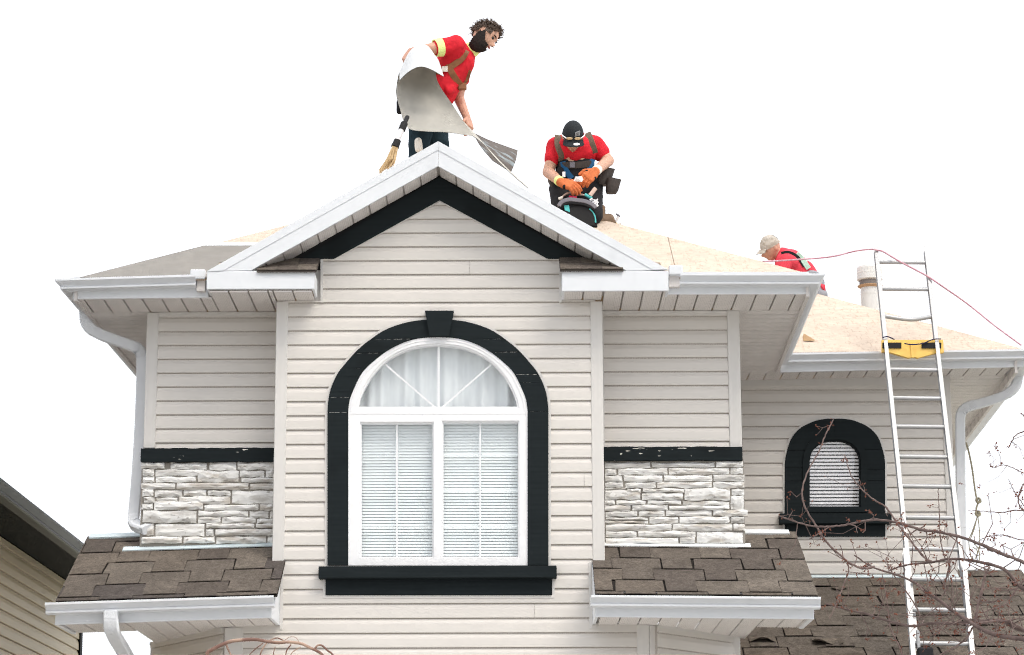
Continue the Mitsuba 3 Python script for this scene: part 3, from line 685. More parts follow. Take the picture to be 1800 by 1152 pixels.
bsdf('m_rust', (0.42, 0.27, 0.16), 0.7, 0.3)
bsdf('m_grille', (0.16, 0.14, 0.13), 0.6, 0.4)

# ------------------------------------------------------------------ downspouts
def downspout(path, w=0.078, d=0.058, elbows=(), up=None, n=60, **k):
    p = spline(path, n)
    r = np.ones(n)
    m = H('downspout', tube(p, r, flat=(w, d), up=up), 'm_white', 35, **k)
    for (i0, i1) in elbows:                    # crimped elbows
        ms = []
        q = spline(p[int(i0 * n):int(i1 * n)], 40)
        rr_ = 1.0 + 0.07 * (np.arange(40) % 2)
        part(m, 'elbow', tube(q, rr_ * 1.02, flat=(w, d), up=up), 'm_white')
    return m
def path(pts): return [at(u, v, Y) for u, v, Y in pts]
YD = 18.25
downspout(path([(151, 528, YD), (150, 552, YD), (154, 572, YD), (172, 586, YD), (205, 599, YD), (236, 610, YD), (248, 621, YD), (250, 645, YD), (248.5, 700, YD), (246, 760, YD), (241, 840, YD - .03), (236, 898, YD - .05), (235, 913, YD - .08), (239, 923, YD - .12), (259, 931, YD - .24)]), up=[0, 1, 0], n=120, elbows=((0.04, 0.20), (0.36, 0.47), (0.89, 0.985)), label='white downspout at the left corner of the upper storey')
YD2 = 20.95
downspout(path([(1790, 648, YD2), (1789, 664, YD2), (1783, 682, YD2), (1762, 697, YD2), (1725, 709, YD2), (1700, 716, YD2), (1689, 728, YD2), (1687.5, 750, YD2), (1688, 800, YD2), (1689, 900, YD2), (1690, 1010, YD2)]), up=[0, 1, 0], n=110, elbows=((0.05, 0.28), (0.44, 0.6)), label='white downspout at the right corner of the wing')
# ================================================================== lower skirt roofs with interlocking shingles
SHW, SHR = 0.56, 0.245                         # cell width and course height along the slope
def t_shingles(holder, region, o, ex, es, en, mats, s_off=0.0, x_off=0.0, wild=0.0, tone=None):
    """T shaped interlocking shingles over the region (x along the eave, s up the slope) of the plane o, ex, es, en."""
    x0, s0, x1, s1 = region.bounds
    r = int(math.floor((s0 - s_off) / SHR)) - 2
    M = frame(o, ex, es, en)
    while s_off + r * SHR < s1:
        i = math.floor((x0 - x_off) / SHW) - 1
        while x_off + i * SHW < x1:
            cx = x_off + i * SHW + (SHW / 2 if r % 2 else 0)
            sb = s_off + r * SHR
            j = lambda a: rng.uniform(-a, a)
            wn, ww, gp = 0.106 + j(.006), 0.170 + j(.006), 0.0012
            T = [(cx - wn + gp, sb + 0.006), (cx + wn - gp, sb + 0.006), (cx + wn - gp + j(.006), sb + SHR + .001), (cx + ww, sb + SHR + .003 + j(.004)), (cx + ww - gp + j(.008), sb + 2 * SHR - 0.006), (cx - ww + gp + j(.008), sb + 2 * SHR - 0.006), (cx - ww, sb + SHR + .003 + j(.004)), (cx - wn + gp + j(.006), sb + SHR + .001)]
            P = Polygon(T)
            if P.is_valid:
                g = P.intersection(region)
                for q in getattr(g, 'geoms', [g]):
                    if isinstance(q, Polygon) and q.area > 0.0008:
                        m = ext(q, 0.006); v = m.vertices
                        k = rng.uniform(0, wild)
                        # lower end proud, upper end tucked in; old ones curl
                        lift = 0.007 * (1 - (v[:, 1] - sb) / (2 * SHR)) + k * np.maximum(0, 1 - (v[:, 1] - sb) / (SHR * 0.8)) ** 2 + k * 0.4 * ((v[:, 0] - cx) / ww) ** 2
                        m.vertices = np.stack([v[:, 0], v[:, 1], v[:, 2] + lift + 0.001], 1)
                        part(holder, 'shingle', move(m, M), mats[rng.choices(range(len(mats)), tone)[0] if tone else rng.randrange(len(mats))])
            i += 1
        r += 1
def skirt(uL, vL, uR, vR, Yf, wallx, left, name):
    """mono-pitch skirt roof: gutter top edge from (uL, vL) to (uR, vR) at the plane Yf"""
    a, b = at(uL, vL, Yf - 0.126), at(uR, vR, Yf - 0.126)
    a[1] = b[1] = Yf
    return a, b
SK_M = [f'm_shingle_{k}' for k in range(5)]
def build_skirt(gL, gR, fL, fR, roofx, wall_edge, v_wall, v_ridge, left):
    Yf = 17.08
    a, b = at(*gL, Yf - 0.126), at(*gR, Yf - 0.126); a[1] = b[1] = Yf
    gutter(a, b)
    f0, f1 = at(*fL, Yf), at(*fR, Yf)
    fascia(f0, f1, 0.17)
    zs = (f0[2] + f1[2]) / 2 + 0.012
    # roof plane: front edge just over the gutter, top at the wall flashing
    p0, p1 = A([roofx[0], Yf - 0.05, a[2] + 0.012]), A([roofx[1], Yf - 0.05, b[2] + 0.012])
    zt = z_at(770, v_wall, MW - 0.02)
    ex = p1 - p0; L = np.linalg.norm(ex); ex /= L
    top = A([(roofx[0] + roofx[1]) / 2, MW, zt]); mid = (p0 + p1) / 2
    es = top - mid; es -= ex * (es @ ex); Ls = np.linalg.norm(es); es /= Ls
    en = np.cross(ex, es)
    if en[2] < 0: en = -en
    yr = at(200 if left else 1365, v_ridge, 18.36)[1]
    Lr = Ls * (18.34 - (Yf - 0.05)) / (MW - (Yf - 0.05))
    xw = wall_edge - p0[0]
    if left: reg = Polygon([(0, 0), (L, 0), (L, (CW - 0.03 - Yf) / (MW - Yf) * Ls), (L, Ls - 0.02), (xw + 0.0, Ls - 0.02), (xw, Lr), (0.0, Lr)])
    else: reg = Polygon([(0, 0), (L, 0), (L, Lr), (xw, Lr), (xw, Ls - 0.02), (0, Ls - 0.02)])
    deck = ext(reg, 0.014); deck = move(deck, frame(p0 - en * 0.016, ex, es, en))
    LR = H('lower_roof', deck, 'm_deck', label=('left' if left else 'right') + ' lower roof of brown interlocking shingles')
    t_shingles(LR, reg, p0, ex, es, en, SK_M, s_off=0.06 if left else 0.05, x_off=0.12 if left else 0.02, tone=(5, 3, 3, 2, 4) if left else (4, 3, 5, 1, 4))
    # flashings
    fw = 0.055
    x_lo, x_hi = (xw - 0.10, L - 0.10) if left else (0.09, xw + 0.03)
    if left: x_hi = XCL - p0[0] - 0.004
    else: x_lo = XCR - p0[0] + 0.006
    fl = move(bx(x_lo, x_hi, Ls - 0.085, Ls + 0.0, 0.010, 0.018), frame(p0, ex, es, en))
    part(LR, 'flashing', fl, 'm_flashing' if left else 'm_flashing_white')
    rx = (0.02, xw + 0.03) if left else (xw - 0.03, L - 0.05)
    part(LR, 'flashing', move(bx(rx[0], rx[1], Lr - 0.075, Lr + 0.012, 0.010, 0.022), frame(p0, ex, es, en)), 'm_flashing' if left else 'm_flashing_white')
    # back slope of the free end and the end boards
    X0, X1 = (p0[0] + 0.02, wall_edge + 0.02) if left else (wall_edge - 0.02, p1[0] - 0.02)
    rz = (p0 + es * Lr)[2] - 0.03; ry = (p0 + es * Lr)[1] - 0.02
    H('roof_end', hull([[x, y, z] for x in (X0, X1) for y, z in ((Yf + .02, zs + .012), (17.76, zs + .012), (ry, rz - 0.05), (ry, rz), (Yf + .02, a[2] - .02))]), 'm_white')
    # soffit strips
    s = H('lower_soffit', bx(min(p0[0], f0[0]) + .03, f1[0] - .02 if not left else f1[0] - .02, Yf + .02, 17.68, zs + .022, zs + .03), 'm_seam')
    return p0, p1, ex, es, en, L, Ls, Lr, zs, Yf, a, b, f0, f1
# plan of the storey below: bay with slanted sides
b0, b1 = x_at(393, 1125, CW), x_at(1155, 1125, CW)
LSK = build_skirt((79, 1059.5), (481, 1046.5), (96.5, 1098.7), (472.5, 1086.3), (x_at(101, 1055, 17.1), x_at(489, 1040, 17.1)), x_at(247, 940, MW), 960, 941, True)
RSK = build_skirt((1039, 1046), (1443, 1049.5), (1051, 1084.7), (1431, 1088.6), (x_at(1046, 1042, 17.1), x_at(1435.5, 1045, 17.1)), x_at(1309, 935, MW), 959, 934, False)
def end_cap(sk, right_end):
    p0, p1, ex, es, en, L, Ls, Lr, zs, Yf, a, b, f0, f1 = sk
    x = (f1 if right_end else f0)[0]; z = (f1 if right_end else f0)[2]
    pr = p1 if right_end else p0
    top = pr + es * ((CW - 0.03 - Yf) / (MW - Yf) * Ls)
    s = 1 if right_end else -1
    H('end_board', hull([[xx, y, zz] for xx in (x - 0.002 * s, x + 0.018 * s) for y, zz in ((Yf - 0.004, z), (Yf - 0.004, pr[2] - 0.015), (CW - 0.024, z + 0.01), (top[1], top[2] - 0.01))]), 'm_white')
    H('channel_trim', hull([[xx, y, zz] for xx in (x + 0.019 * s, x + 0.040 * s) for y, zz in ((CW - 0.026, z - 0.02), (CW, z - 0.02), (CW - 0.026, top[2] + 0.01), (CW, top[2] + 0.01))]), 'm_post')
end_cap(LSK, True); end_cap(RSK, False)
# skirt soffit panels between fascia and the bay walls
ang = 0.66
def bay_y(x):
    if x < b0: return CW + (b0 - x) * BL
    if x > b1: return CW + (x - b1) * BR
    return CW
zsl, zsr = LSK[8], RSK[8]
pL = atz(268, 1131, zsl); pR = atz(1290, 1119, zsr)
BL = (pL[1] - CW) / (b0 - pL[0]); BR = (pR[1] - CW) / (pR[0] - b1)
def low_soffit(sk, x0, x1, left):
    p0, p1, ex, es, en, L, Ls, Lr, zs, Yf, a, b, f0, f1 = sk
    S = H('lower_soffit', bx(0, 0.01, 19.2, 19.21, 3.3, 3.31), 'm_dark') if False else None
    holder = f'{HOUSE}__lower_soffit' if left else f'{HOUSE}__lower_soffit_001'
    x = x0
    while x < x1:
        e = min(x + W - 0.008, x1)
        yb = [bay_y(q) - 0.004 for q in (x, e)]
        lim = 17.76
        yb = [min(q, lim) if (x < pL[0] + 0.02 or x > pR[0] - 0.02) else q for q in yb]
        tilt = lambda q: f0[2] + (f1[2] - f0[2]) * (q - f0[0]) / (f1[0] - f0[0]) + 0.010
        m = ext(Polygon([(x, Yf + 0.006), (e, Yf + 0.006), (e, yb[1]), (x, yb[0])]), 0.008)
        v = m.vertices; m.vertices = np.stack([v[:, 0], v[:, 1], v[:, 2] + A([tilt(q) for q in v[:, 0]])], 1)
        part(holder, 'panel', m, 'm_soffit'); x += W
low_soffit(LSK, LSK[12][0] + 0.04, LSK[13][0] - 0.004, True)
low_soffit(RSK, RSK[12][0] + 0.022, RSK[13][0] - 0.02, False)
# side board at the outer soffit ends
for sk, s in ((LSK, -1), (RSK, 1)):
    f = sk[12] if s < 0 else sk[13]
    H('fascia', hull([[f[0] - s * 0.03, 17.1, f[2]], [f[0], 17.085, f[2]], [f[0] - s * 0.03, 17.74, f[2]], [f[0], 17.74, f[2]], [f[0] - s * 0.03, 17.1, f[2] + .10], [f[0], 17.085, f[2] + .10], [f[0] - s * .03, 17.74, f[2] + .10], [f[0], 17.74, f[2] + .10]]), 'm_white')
# bay walls below: slanted sides with siding, corner posts
def slant(x0, y0, x1, y1, zt, zl):
    L = math.hypot(x1 - x0, y1 - y0); ex = A([(x1 - x0) / L, (y1 - y0) / L, 0])
    M = frame([x0, y0, 0], ex, [-ex[1], ex[0], 0], [0, 0, 1])
    w = H('wall', move(bx(0, L, 0.001, 0.08, 2.5, zt), M), 'm_sheath')
    siding(w, Polygon([(0.0, 2.75), (L, 2.75), (L, zt - 0.015), (0.0, zt - 0.015)]), 0.0, zl, M)
    H('frieze_trim', move(bx(0.0, L, -0.022, 0.0, zt - 0.022, zt), M), 'm_post')
slant(pL[0], pL[1], b0, CW, zsl + 0.006, z_line); slant(b1, CW, pR[0], pR[1], zsr + 0.006, z_line)
def bay_post(u0, u1, v0, Y, zt, ret=0):
    x0, x1 = x_at(u0, v0, Y), x_at(u1, v0, Y)
    H('corner_post', bx(x0, x1, Y - 0.022, Y + 0.03, 2.6, zt, 0.004), 'm_post')
bay_post(395, 427.5, 1130, CW, zsl + 0.004); bay_post(1119.5, 1141, 1130, CW, zsr + 0.004)
H('corner_post', hull([[x_at(1141.5, 1130, CW), CW - 0.021, z] for z in (2.6, zsr)] + [[x_at(1155, 1130, CW), CW + 0.02, z] for z in (2.6, zsr)] + [[x_at(1141.5, 1130, CW), CW + 0.02, z] for z in (2.6, zsr)]), 'm_post')
H('corner_post', bx(pL[0] - 0.01, pL[0] + 0.062, pL[1] - 0.03, pL[1] + 0.05, 2.6, zsl + 0.003, 0.004), 'm_post')
H('corner_post', bx(pR[0] - 0.03, pR[0] + 0.042, pR[1] - 0.03, pR[1] + 0.05, 2.6, zsr + 0.003, 0.004), 'm_post')
H('wall', bx(pL[0], pL[0] + 0.05, pL[1] + 0.05, 24, 0.2, zsl), 'm_siding'); H('wall', bx(pR[0] - 0.05, pR[0], pR[1] + 0.05, 20.7, 0.2, zsr), 'm_siding')
H('wall', bx(b0 + 0.05, b1 - 0.05, CW + 0.03, CW + 0.1, 0.0, 2.76), 'm_siding')
H('wall', bx(XML + 0.02, XML + 0.08, MW + 0.1, 24, 3.75, ZS - 0.001), 'm_siding'); H('wall', bx(XMR - 0.08, XMR - 0.02, MW + 0.1, WW + 0.05, 3.75, ZS - 0.001), 'm_siding')
# downspout from the left skirt gutter
downspout(path([(195, 1074, 16.985), (195, 1090, 16.985), (196, 1104, 17.02), (202, 1120, 17.12), (213, 1138, 17.25), (232, 1172, 17.45)]), up=[0, 1, 0], n=60, w=0.088, elbows=((0.02, 0.45),), label='white downspout leaving the left lower gutter')

# ================================================================== wing wall with the small arched window
XW0 = XMR - 0.05
wing = Polygon([(XW0, z_at(1450, 1014, WW)), (XWR, z_at(1450, 1014, WW)), (XWR, ZS - 0.035), (XW0, ZS - 0.035)])
sw_l = [(1379.5, 944), (1379.5, 830), (1380, 810), (1384, 791), (1392, 770), (1408, 753), (1433, 741.5), (1452, 738)]
sw_out = Polygon(pz(sym(smooth_half(sw_l, 1), 1467), WW))
sg_l = [(1421, 893), (1421, 812), (1424, 798), (1433, 785), (1447, 777), (1458, 774.6)]
sw_glass = Polygon(pz(sym(smooth_half(sg_l, 1), 1466.5), WW))
fr_l = [(1410, 902), (1410, 812), (1414, 793), (1425, 776), (1442, 767), (1458, 764.5)]
sw_fr = Polygon(pz(sym(smooth_half(fr_l, 1), 1466.5), WW))
WW_ = H('wall', wall_prism(wing.union(sbox(XW0, ZS - 0.05, XWR, ZS - 0.002)).difference(sw_glass.buffer(0.01)), WW + 0.001, 0.0, 0.08), 'm_sheath')
siding(WW_, wing.difference(sw_out.buffer(0.004)), WW, z_at(1450, 770.5, WW))
ring_trim(sw_out, 0.018, WW, 0.022)
H('frieze_trim', bx(XW0, XWR, WW - 0.024, WW, ZS - 0.035, ZS - 0.001), 'm_post')
H('frieze_trim', hull([[x, y, z] for x in (XW0, XWR + 0.0) for y in (WW - 0.020, WW + 0.02) for z in (ZS - 0.002, ZS + 0.006 + max(0, wz(x)))]), 'm_post')
H('corner_post', bx(XWR - 0.072, XWR, WW - 0.026, WW + 0.06, z_at(1670, 1012, WW), ZS - 0.002, 0.004), 'm_post')
H('wall', bx(XWR - 0.06, XWR - 0.002, WW + 0.07, 26, 3.6, ZS - 0.002), 'm_siding')
SW = H('arched_window', wall_prism(sw_out.buffer(-0.01).difference(sw_fr.buffer(0.01)), WW, 0.03, 0.0), 'm_dark', label='small arched window with thick black surround and white blinds')
st = sw_out.difference(sw_fr.buffer(0.001))
def sblocks(cuts, x0, x1):
    for v1, v0 in zip(cuts[:-1], cuts[1:]):
        g = st.intersection(Polygon([(x0, z_at(1467, v1, WW) + .0022), (x1, z_at(1467, v1, WW) + .0022), (x1, z_at(1467, v0, WW) - .0022), (x0, z_at(1467, v0, WW) - .0022)]))
        if g.area > 1e-4: part(SW, 'trim_block', wall_prism(g, WW, 0.042 + rng.uniform(-.004, .005), -0.004), 'm_black')
xm2 = x_at(1467, 800, WW)
sblocks([904, 847, 823, 793, 700], xm2 - 1, xm2); sblocks([904, 847, 828, 792, 700], xm2 + 0.0015, xm2 + 1)
part(SW, 'frame', wall_prism(sw_fr.difference(sw_glass), WW, 0.052, 0.06), 'm_black')
part(SW, 'sash', wall_prism(sw_glass.difference(sw_glass.buffer(-0.008)), WW, 0.03, 0.05), 'm_black')
part(SW, 'sill', bx(x_at(1370, 912, WW - .07), x_at(1567, 912, WW - .07), WW - 0.09, WW, z_at(1467, 921, WW - .07), z_at(1467, 903, WW - .07), 0.004), 'm_black')
part(SW, 'apron', wall_prism(Polygon(pz([(1380, 944.5), (1555, 944.5), (1555, 916), (1380, 916)], WW)), WW, 0.035, -0.002), 'm_black')
part(SW, 'pane', pane(sw_glass.buffer(-0.002), WW + 0.01), 'm_glass')
bsdf('m_slat', (0.88, 0.87, 0.89), 0.5, 0.3)
bl = sw_glass.bounds; nz_ = 19
for i in range(nz_):
    za, zb = bl[1] + (bl[3] - bl[1]) * i / nz_, bl[1] + (bl[3] - bl[1]) * (i + 1) / nz_
    g = sw_glass.intersection(sbox(bl[0] - 1, za + 0.0060, bl[2] + 1, zb - 0.0060))
    if g.area > 1e-4: part(SW, 'slat', wall_prism(g, WW + 0.028, 0.0, 0.004), 'm_slat')
part(SW, 'room', bx(bl[0] - .05, bl[2] + .05, WW + .35, WW + .37, bl[1] - .05, bl[3] + .05), 'm_dark')

# ================================================================== lower wing roof at the bottom right
o = A([x_at(1306, 1080, 20.0) - 0.3, WW - 0.03, z_at(1560, 1016, WW)])
p_l = 0.45; cs = math.cos(math.atan(p_l)); sn = math.sin(math.atan(p_l))
ex, es, en = A([1.0, 0, 0]), A([0, cs, sn]), A([0, -sn, cs])
XE = at(1789, 996, WW)[0]
RW = XE - o[0] + 0.05; SL = 2.6
top_w = XWR - o[0]
reg = Polygon([(0, -SL), (RW, -SL), (RW, 0.22), (top_w, 0.22), (top_w, 0), (0, 0)])
PR = H('lower_roof', move(ext(reg, 0.014), frame(o - en * 0.016, ex, es, en)), 'm_deck', label='weathered lower roof of curled brown shingles behind the branches')
t_shingles(PR, reg, o, ex, es, en, [f'm_old_shingle_{k}' for k in range(3)], s_off=-0.02, x_off=0.1, wild=0.007)
part(PR, 'flashing', move(bx(0.05, top_w, -0.05, 0.012, 0.012, 0.020), frame(o, ex, es, en)), 'm_flashing')
part(PR, 'flashing', move(bx(top_w + .03, RW - .01, 0.14, 0.225, 0.012, 0.020), frame(o, ex, es, en)), 'm_flashing_white')
# torn, lifted shingles near the lower left of that roof
for (u, v, s) in ((1340, 1128, .13), (1455, 1132, .15), (1475, 1038, .08)):
    q = ray(u, v); t = ((o - A([0, 0, CAM_H])) @ en) / (q @ en); P = A([0, 0, CAM_H]) + q * t
    n = 7; V = []; r = random.Random(int(u))
    for i in range(n):
        for k in range(n):
            a, b = i / (n - 1) - .5, k / (n - 1) - .5
            V.append(P + ex * s * 1.5 * a + es * s * b + en * (0.014 + 0.035 * s / .2 * max(0, 0.45 - b) ** 2 * (1 + math.sin(5 * a + u)) + r.uniform(0, .006)))
    F = [[i * n + k, i * n + k + 1, (i + 1) * n + k + 1, (i + 1) * n + k] for i in range(n - 1) for k in range(n - 1)]
    F = A(F); part(PR, 'torn_shingle', TM(V, np.vstack([F[:, [0, 1, 2]], F[:, [0, 2, 3]]])), 'm_old_shingle_2', True)
H('wall', bx(o[0] + .3, XE - .3, 20.9, 21.0, 0.0, o[2] - 0.05), 'm_siding')
H('wall', bx(o[0] + .3, XE - .3, 18.7, 18.8, 0.0, 2.9), 'm_siding')

# ================================================================== neighbouring house at the left
NB = thing('neighbour_house', 'neighbouring house with cream lap siding and dark green eave at lower left', 'house')
bsdf('m_cream', siding_color(0.66, 0.57, 0.40), 0.5, 0.3)
bsdf('m_green', lambda p, n, uv: C(0.0035, 0.0055, 0.005) * (0.8 + 0.5 * fbm(p.x * 5, p.y * 5, p.z * 5, 3)), 0.6, 0.1)
bsdf('m_green_gutter', (0.017, 0.024, 0.023), 0.4, 0.4)
NX = -4.1
n0 = atx(0, 945, NX); nc = atx(139, 1100, NX)
NYc = nc[1]; NZt = n0[2]
Mn = frame([NX, 0, 0], [0, 1, 0], [-1, 0, 0], [0, 0, 1])       # local x -> +Y, wall facing +X
w = part(NB, 'wall', bx(NX - 0.12, NX - 0.001, 15, NYc, 0, NZt + 0.1), 'm_sheath')
siding(w, Polygon([(17.0, 2.4), (NYc - 0.05, 2.4), (NYc - 0.05, NZt), (17.0, NZt)]), 0.0, 2.43, Mn, 'm_cream')
part(NB, 'corner_post', bx(NX - 0.02, NX + 0.03, NYc - 0.07, NYc + 0.03, 0, NZt), 'm_green')
part(NB, 'corner_post', bx(NX - 0.5, NX + 0.028, NYc + 0.031, NYc + 0.06, 0, NZt), 'm_green')
EXo = 0.42
e0 = atx(2, 858, NX + EXo); e1 = atx(139, 968, NX + EXo)
zsn = NZt + 0.01
nb_s = part(NB, 'soffit', bx(NX, NX + EXo, 15, NYc + 0.30, zsn + 0.02, zsn + 0.04), 'm_dark')
y = 16.0
while y < NYc + 0.3:
    part(nb_s, 'panel', bx(NX + 0.002, NX + EXo - 0.002, y + .004, y + W - .004, zsn, zsn + 0.012), 'm_green'); y += W
ztop = atx(2, 846, NX + EXo + 0.12)[2]
part(NB, 'fascia', bx(NX + EXo, NX + EXo + .02, 15, NYc + 0.32, zsn - 0.02, ztop - 0.03), 'm_green')
part(NB, 'gutter', sweep([(a, b * 1.1) for a, b in GUT], A([NX + EXo + 0.02, 15, ztop]), A([NX + EXo + 0.02, NYc + 0.33, ztop]), out=[1, 0, 0]), 'm_green_gutter')
part(NB, 'roof', hull([[NX + EXo + .02, y, ztop + d] for y in (15, NYc + .33) for d in (0, .02)] + [[NX - 3, y, ztop + d + 1.2] for y in (15, NYc + .33) for d in (0, .02)]), 'm_shingle_3')

# ground out of sight below the frame: it lights the eaves from underneath
bsdf('m_ground', lambda p, n, uv: mix((0.30, 0.29, 0.24), (0.44, 0.435, 0.42), smoothstep(0.4, 0.6, fbm(p.x * 0.15, p.y * 0.15, 0.0, 3))), 0.95, 0.1)
scene['ground'] = mikit.ply(TM([[-1500, -1500, 0], [1500, -1500, 0], [1500, 1500, 0], [-1500, 1500, 0]], [[0, 1, 2], [0, 2, 3]]), 'm_ground')
labels['ground'] = {'kind': 'structure', 'label': 'ground around the houses, below the picture'}
# ================================================================== ladder leaning on the wing eave
LY0, LZ0 = at(1600, 606, 20.06)[1:]
TL = math.tan(math.radians(29))
def lad(u, v, off=0.0):
    """on the plane of the ladder, off metres in front of it"""
    q = ray(u, v); c = LY0 - TL * LZ0 - off / math.cos(math.radians(29))
    t = (c + TL * CAM_H) / (q[1] - TL * q[2])
    return A([0, 0, CAM_H]) + q * t
bsdf('m_yellow', lambda p, n, uv: C(0.80, 0.52, 0.13) * (0.9 + 0.15 * fbm(p.x * 20, p.y * 20, p.z * 20, 3)), 0.5, 0.4)
bsdf('m_rubber', (0.014, 0.014, 0.016), 0.8, 0.3)
LAD = thing('ladder', 'tall aluminium extension ladder leaning on the wing gutter with a yellow standoff', 'ladder')
lu = lambda v: 1541.5 + (v - 461) * 0.1023
ru = lambda v: 1629.5 + (v - 461) * 0.1147
wdir = lad(1630, 600) - lad(1560, 600); wdir /= np.linalg.norm(wdir)
updir = lad(1560, 500) - lad(1570, 600); updir /= np.linalg.norm(updir)
fdir = np.cross(wdir, updir); fdir /= np.linalg.norm(fdir)
if fdir[1] > 0: fdir = -fdir
def rail(p, q, w=0.030, d=0.066, web=0.005):
    ms = []
    L = np.linalg.norm(q - p); t = (q - p) / L
    sd = wdir - t * (wdir @ t); sd /= np.linalg.norm(sd); fd = np.cross(t, sd)
    prof = Polygon([(-w/2, -d/2), (w/2, -d/2), (w/2, -d/2 + web), (web/2, -d/2 + web), (web/2, d/2 - web), (w/2, d/2 - web), (w/2, d/2), (-w/2, d/2), (-w/2, d/2 - web), (-web/2, d/2 - web), (-web/2, -d/2 + web), (-w/2, -d/2 + web)])
    m = move(ext(prof, L), frame(p, sd, fd, t))
    if m.volume < 0: m.invert()
    return m
ground_pt = lambda u, v: lad(u, v)
def extend_down(p, q):                          # q lower: carry on to the ground
    t = (q - p) / np.linalg.norm(q - p); k = (q[2] - 0.02) / -t[2]; return q + t * k
fl_t, fl_b = lad(lu(437), 437), lad(lu(1140), 1140); fr_t, fr_b = lad(ru(437), 437), lad(ru(1140), 1140)
part(LAD, 'rail', rail(fl_t, fl_b), 'm_alu'); part(LAD, 'rail', rail(fr_t, fr_b), 'm_alu')
bl_t, bl_b = lad(1590.5, 968, 0.075), lad(1604.5, 1152, 0.075); br_t, br_b = lad(1693.5, 988, 0.075), lad(1707.5, 1140, 0.075)
part(LAD, 'rail', rail(bl_t, extend_down(bl_t, bl_b), 0.034), 'm_alu', label='wider lower section rail of the ladder'); part(LAD, 'rail', rail(br_t, extend_down(br_t, br_b), 0.034), 'm_alu')
def rung(v, off=0.0, l=None, r=None, bend=0):
    a, b = lad((l or lu(v)) + 3, v, off), lad((r or ru(v)) - 3, v + 1.0, off)
    pts = [a, (a * .45 + b * .55) + A([0, 0, bend]), b] if bend else [a, b]
    P = spline(pts, 9) if bend else A(pts)
    part(LAD, 'rung', tube(P, 0.0175, 12), 'm_alu', 50)
for v in (461, 508, 603, 650, 700, 750, 803, 855, 910, 965): rung(v)
rung(556, bend=-0.026, l=lu(552))
for v, l, r in ((1018, 1594.5, 1696), (1072, 1598.5, 1700.5), (1131, 1603, 1706)): rung(v, 0.075, l, r)
P = lad(1614, 1125, 0.10)
part(LAD, 'rung_lock', bx(P[0] - .012, P[0] + .012, P[1] - .02, P[1] + .02, P[2] - .06, P[2] + .07, .003), 'm_alu')
P = lad(1627, 1146, 0.10)
part(LAD, 'rung_lock', bx(P[0] - .06, P[0] + .05, P[1] - .04, P[1] + .02, P[2] - .05, P[2] + .03, .01), 'm_rubber')
# standoff: yellow shaped plate with black pads
sb = Polygon([(1549, 600), (1656, 600), (1657.5, 622), (1640, 624), (1612, 631.5), (1604, 629.5), (1596, 631.5), (1564, 622), (1549, 621)])
YS = LY0 + 0.03
pts = [tuple(at(u, v, YS)[[0, 2]]) for u, v in sb.exterior.coords[:-1]]
SO = part(LAD, 'standoff', wall_prism(Polygon(pts), YS, 0.05, 0.0), 'm_yellow', label='yellow plastic standoff block tied across the ladder')
for u0, u1 in ((1551, 1584), (1620, 1654)):
    part(SO, 'pad', wall_prism(Polygon([tuple(at(u, v, YS - .05)[[0, 2]]) for u, v in ((u0, 603), (u1, 603), (u1, 613), (u0, 613))]), YS - 0.05, 0.012, -0.001), 'm_rubber')
part(SO, 'rib', wall_prism(Polygon([tuple(at(u, v, YS - .05)[[0, 2]]) for u, v in ((1600, 604), (1608, 604), (1606, 629), (1602, 629))]), YS - 0.05, 0.012, -0.001), 'm_yellow')
cord = spline([lad(1551, 594, .05), lad(1560, 592, .05), lad(1572, 597, .02)], 12); part(SO, 'tie', tube(cord, 0.005, 6), 'm_navy')
cord = spline([lad(1654, 596, .05), lad(1640, 597, .05), lad(1622, 604, .04), lad(1602, 606, .05), lad(1590, 604, .04)], 20); part(SO, 'tie', tube(cord, 0.005, 6), 'm_navy')
bsdf('m_navy', (0.03, 0.025, 0.06), 0.8, 0.2)
# ------------------------------------------------------------------ ropes
bsdf('m_rope', lambda p, n, uv: mix((0.45, 0.19, 0.25), (0.60, 0.42, 0.45), noise(p.x * 60, p.y * 60, p.z * 60)), 0.9, 0.1)
lt, rt = lad(1541, 440, .045), lad(1632, 487, .045)
rp = [at(1341, 460, 20.2), at(1372, 458.5, 20.5), at(1410, 456, 20.7), at(1440, 454, 20.8), at(1470, 450, 20.8), at(1502, 442, 20.8), at(1530, 438.5, lt[1] - .02), lt]
single('safety_rope', tube(spline(rp + [lad(1553, 443, .05), lad(1580, 459, .05), lad(1610, 475, .05), rt, at(1660, 506, rt[1] - .05), at(1700, 534, 20.6), at(1750, 574, 20.4), at(1795, 607, 20.22)], 90), 0.0075, 6), 'm_rope', 'pink safety rope strung over the ladder top down to the roof corner', 'rope', smooth=True)
bsdf('m_cord', (0.30, 0.27, 0.20), 0.9, 0.1)
HY = 21.5
hc = [(1698, 778), (1703, 795), (1709, 825), (1713, 855), (1716.5, 876), (1719, 884), (1716, 895), (1718, 905)]
ms = [tube(spline([at(u, v, HY) for u, v in hc], 40), 0.008, 6)]
def knot(u, v, r):
    c = at(u, v, HY); th = np.linspace(0, 4.4 * math.pi, 46)
    return tube(np.stack([c[0] + r * np.cos(th) * (0.8 + .3 * np.sin(th * .7)), c[1] + r * .7 * np.sin(th * 1.6), c[2] + r * np.sin(th) * 0.9], 1), 0.010, 6)
ms += [knot(1720, 880, .020), knot(1719, 903, .020)]
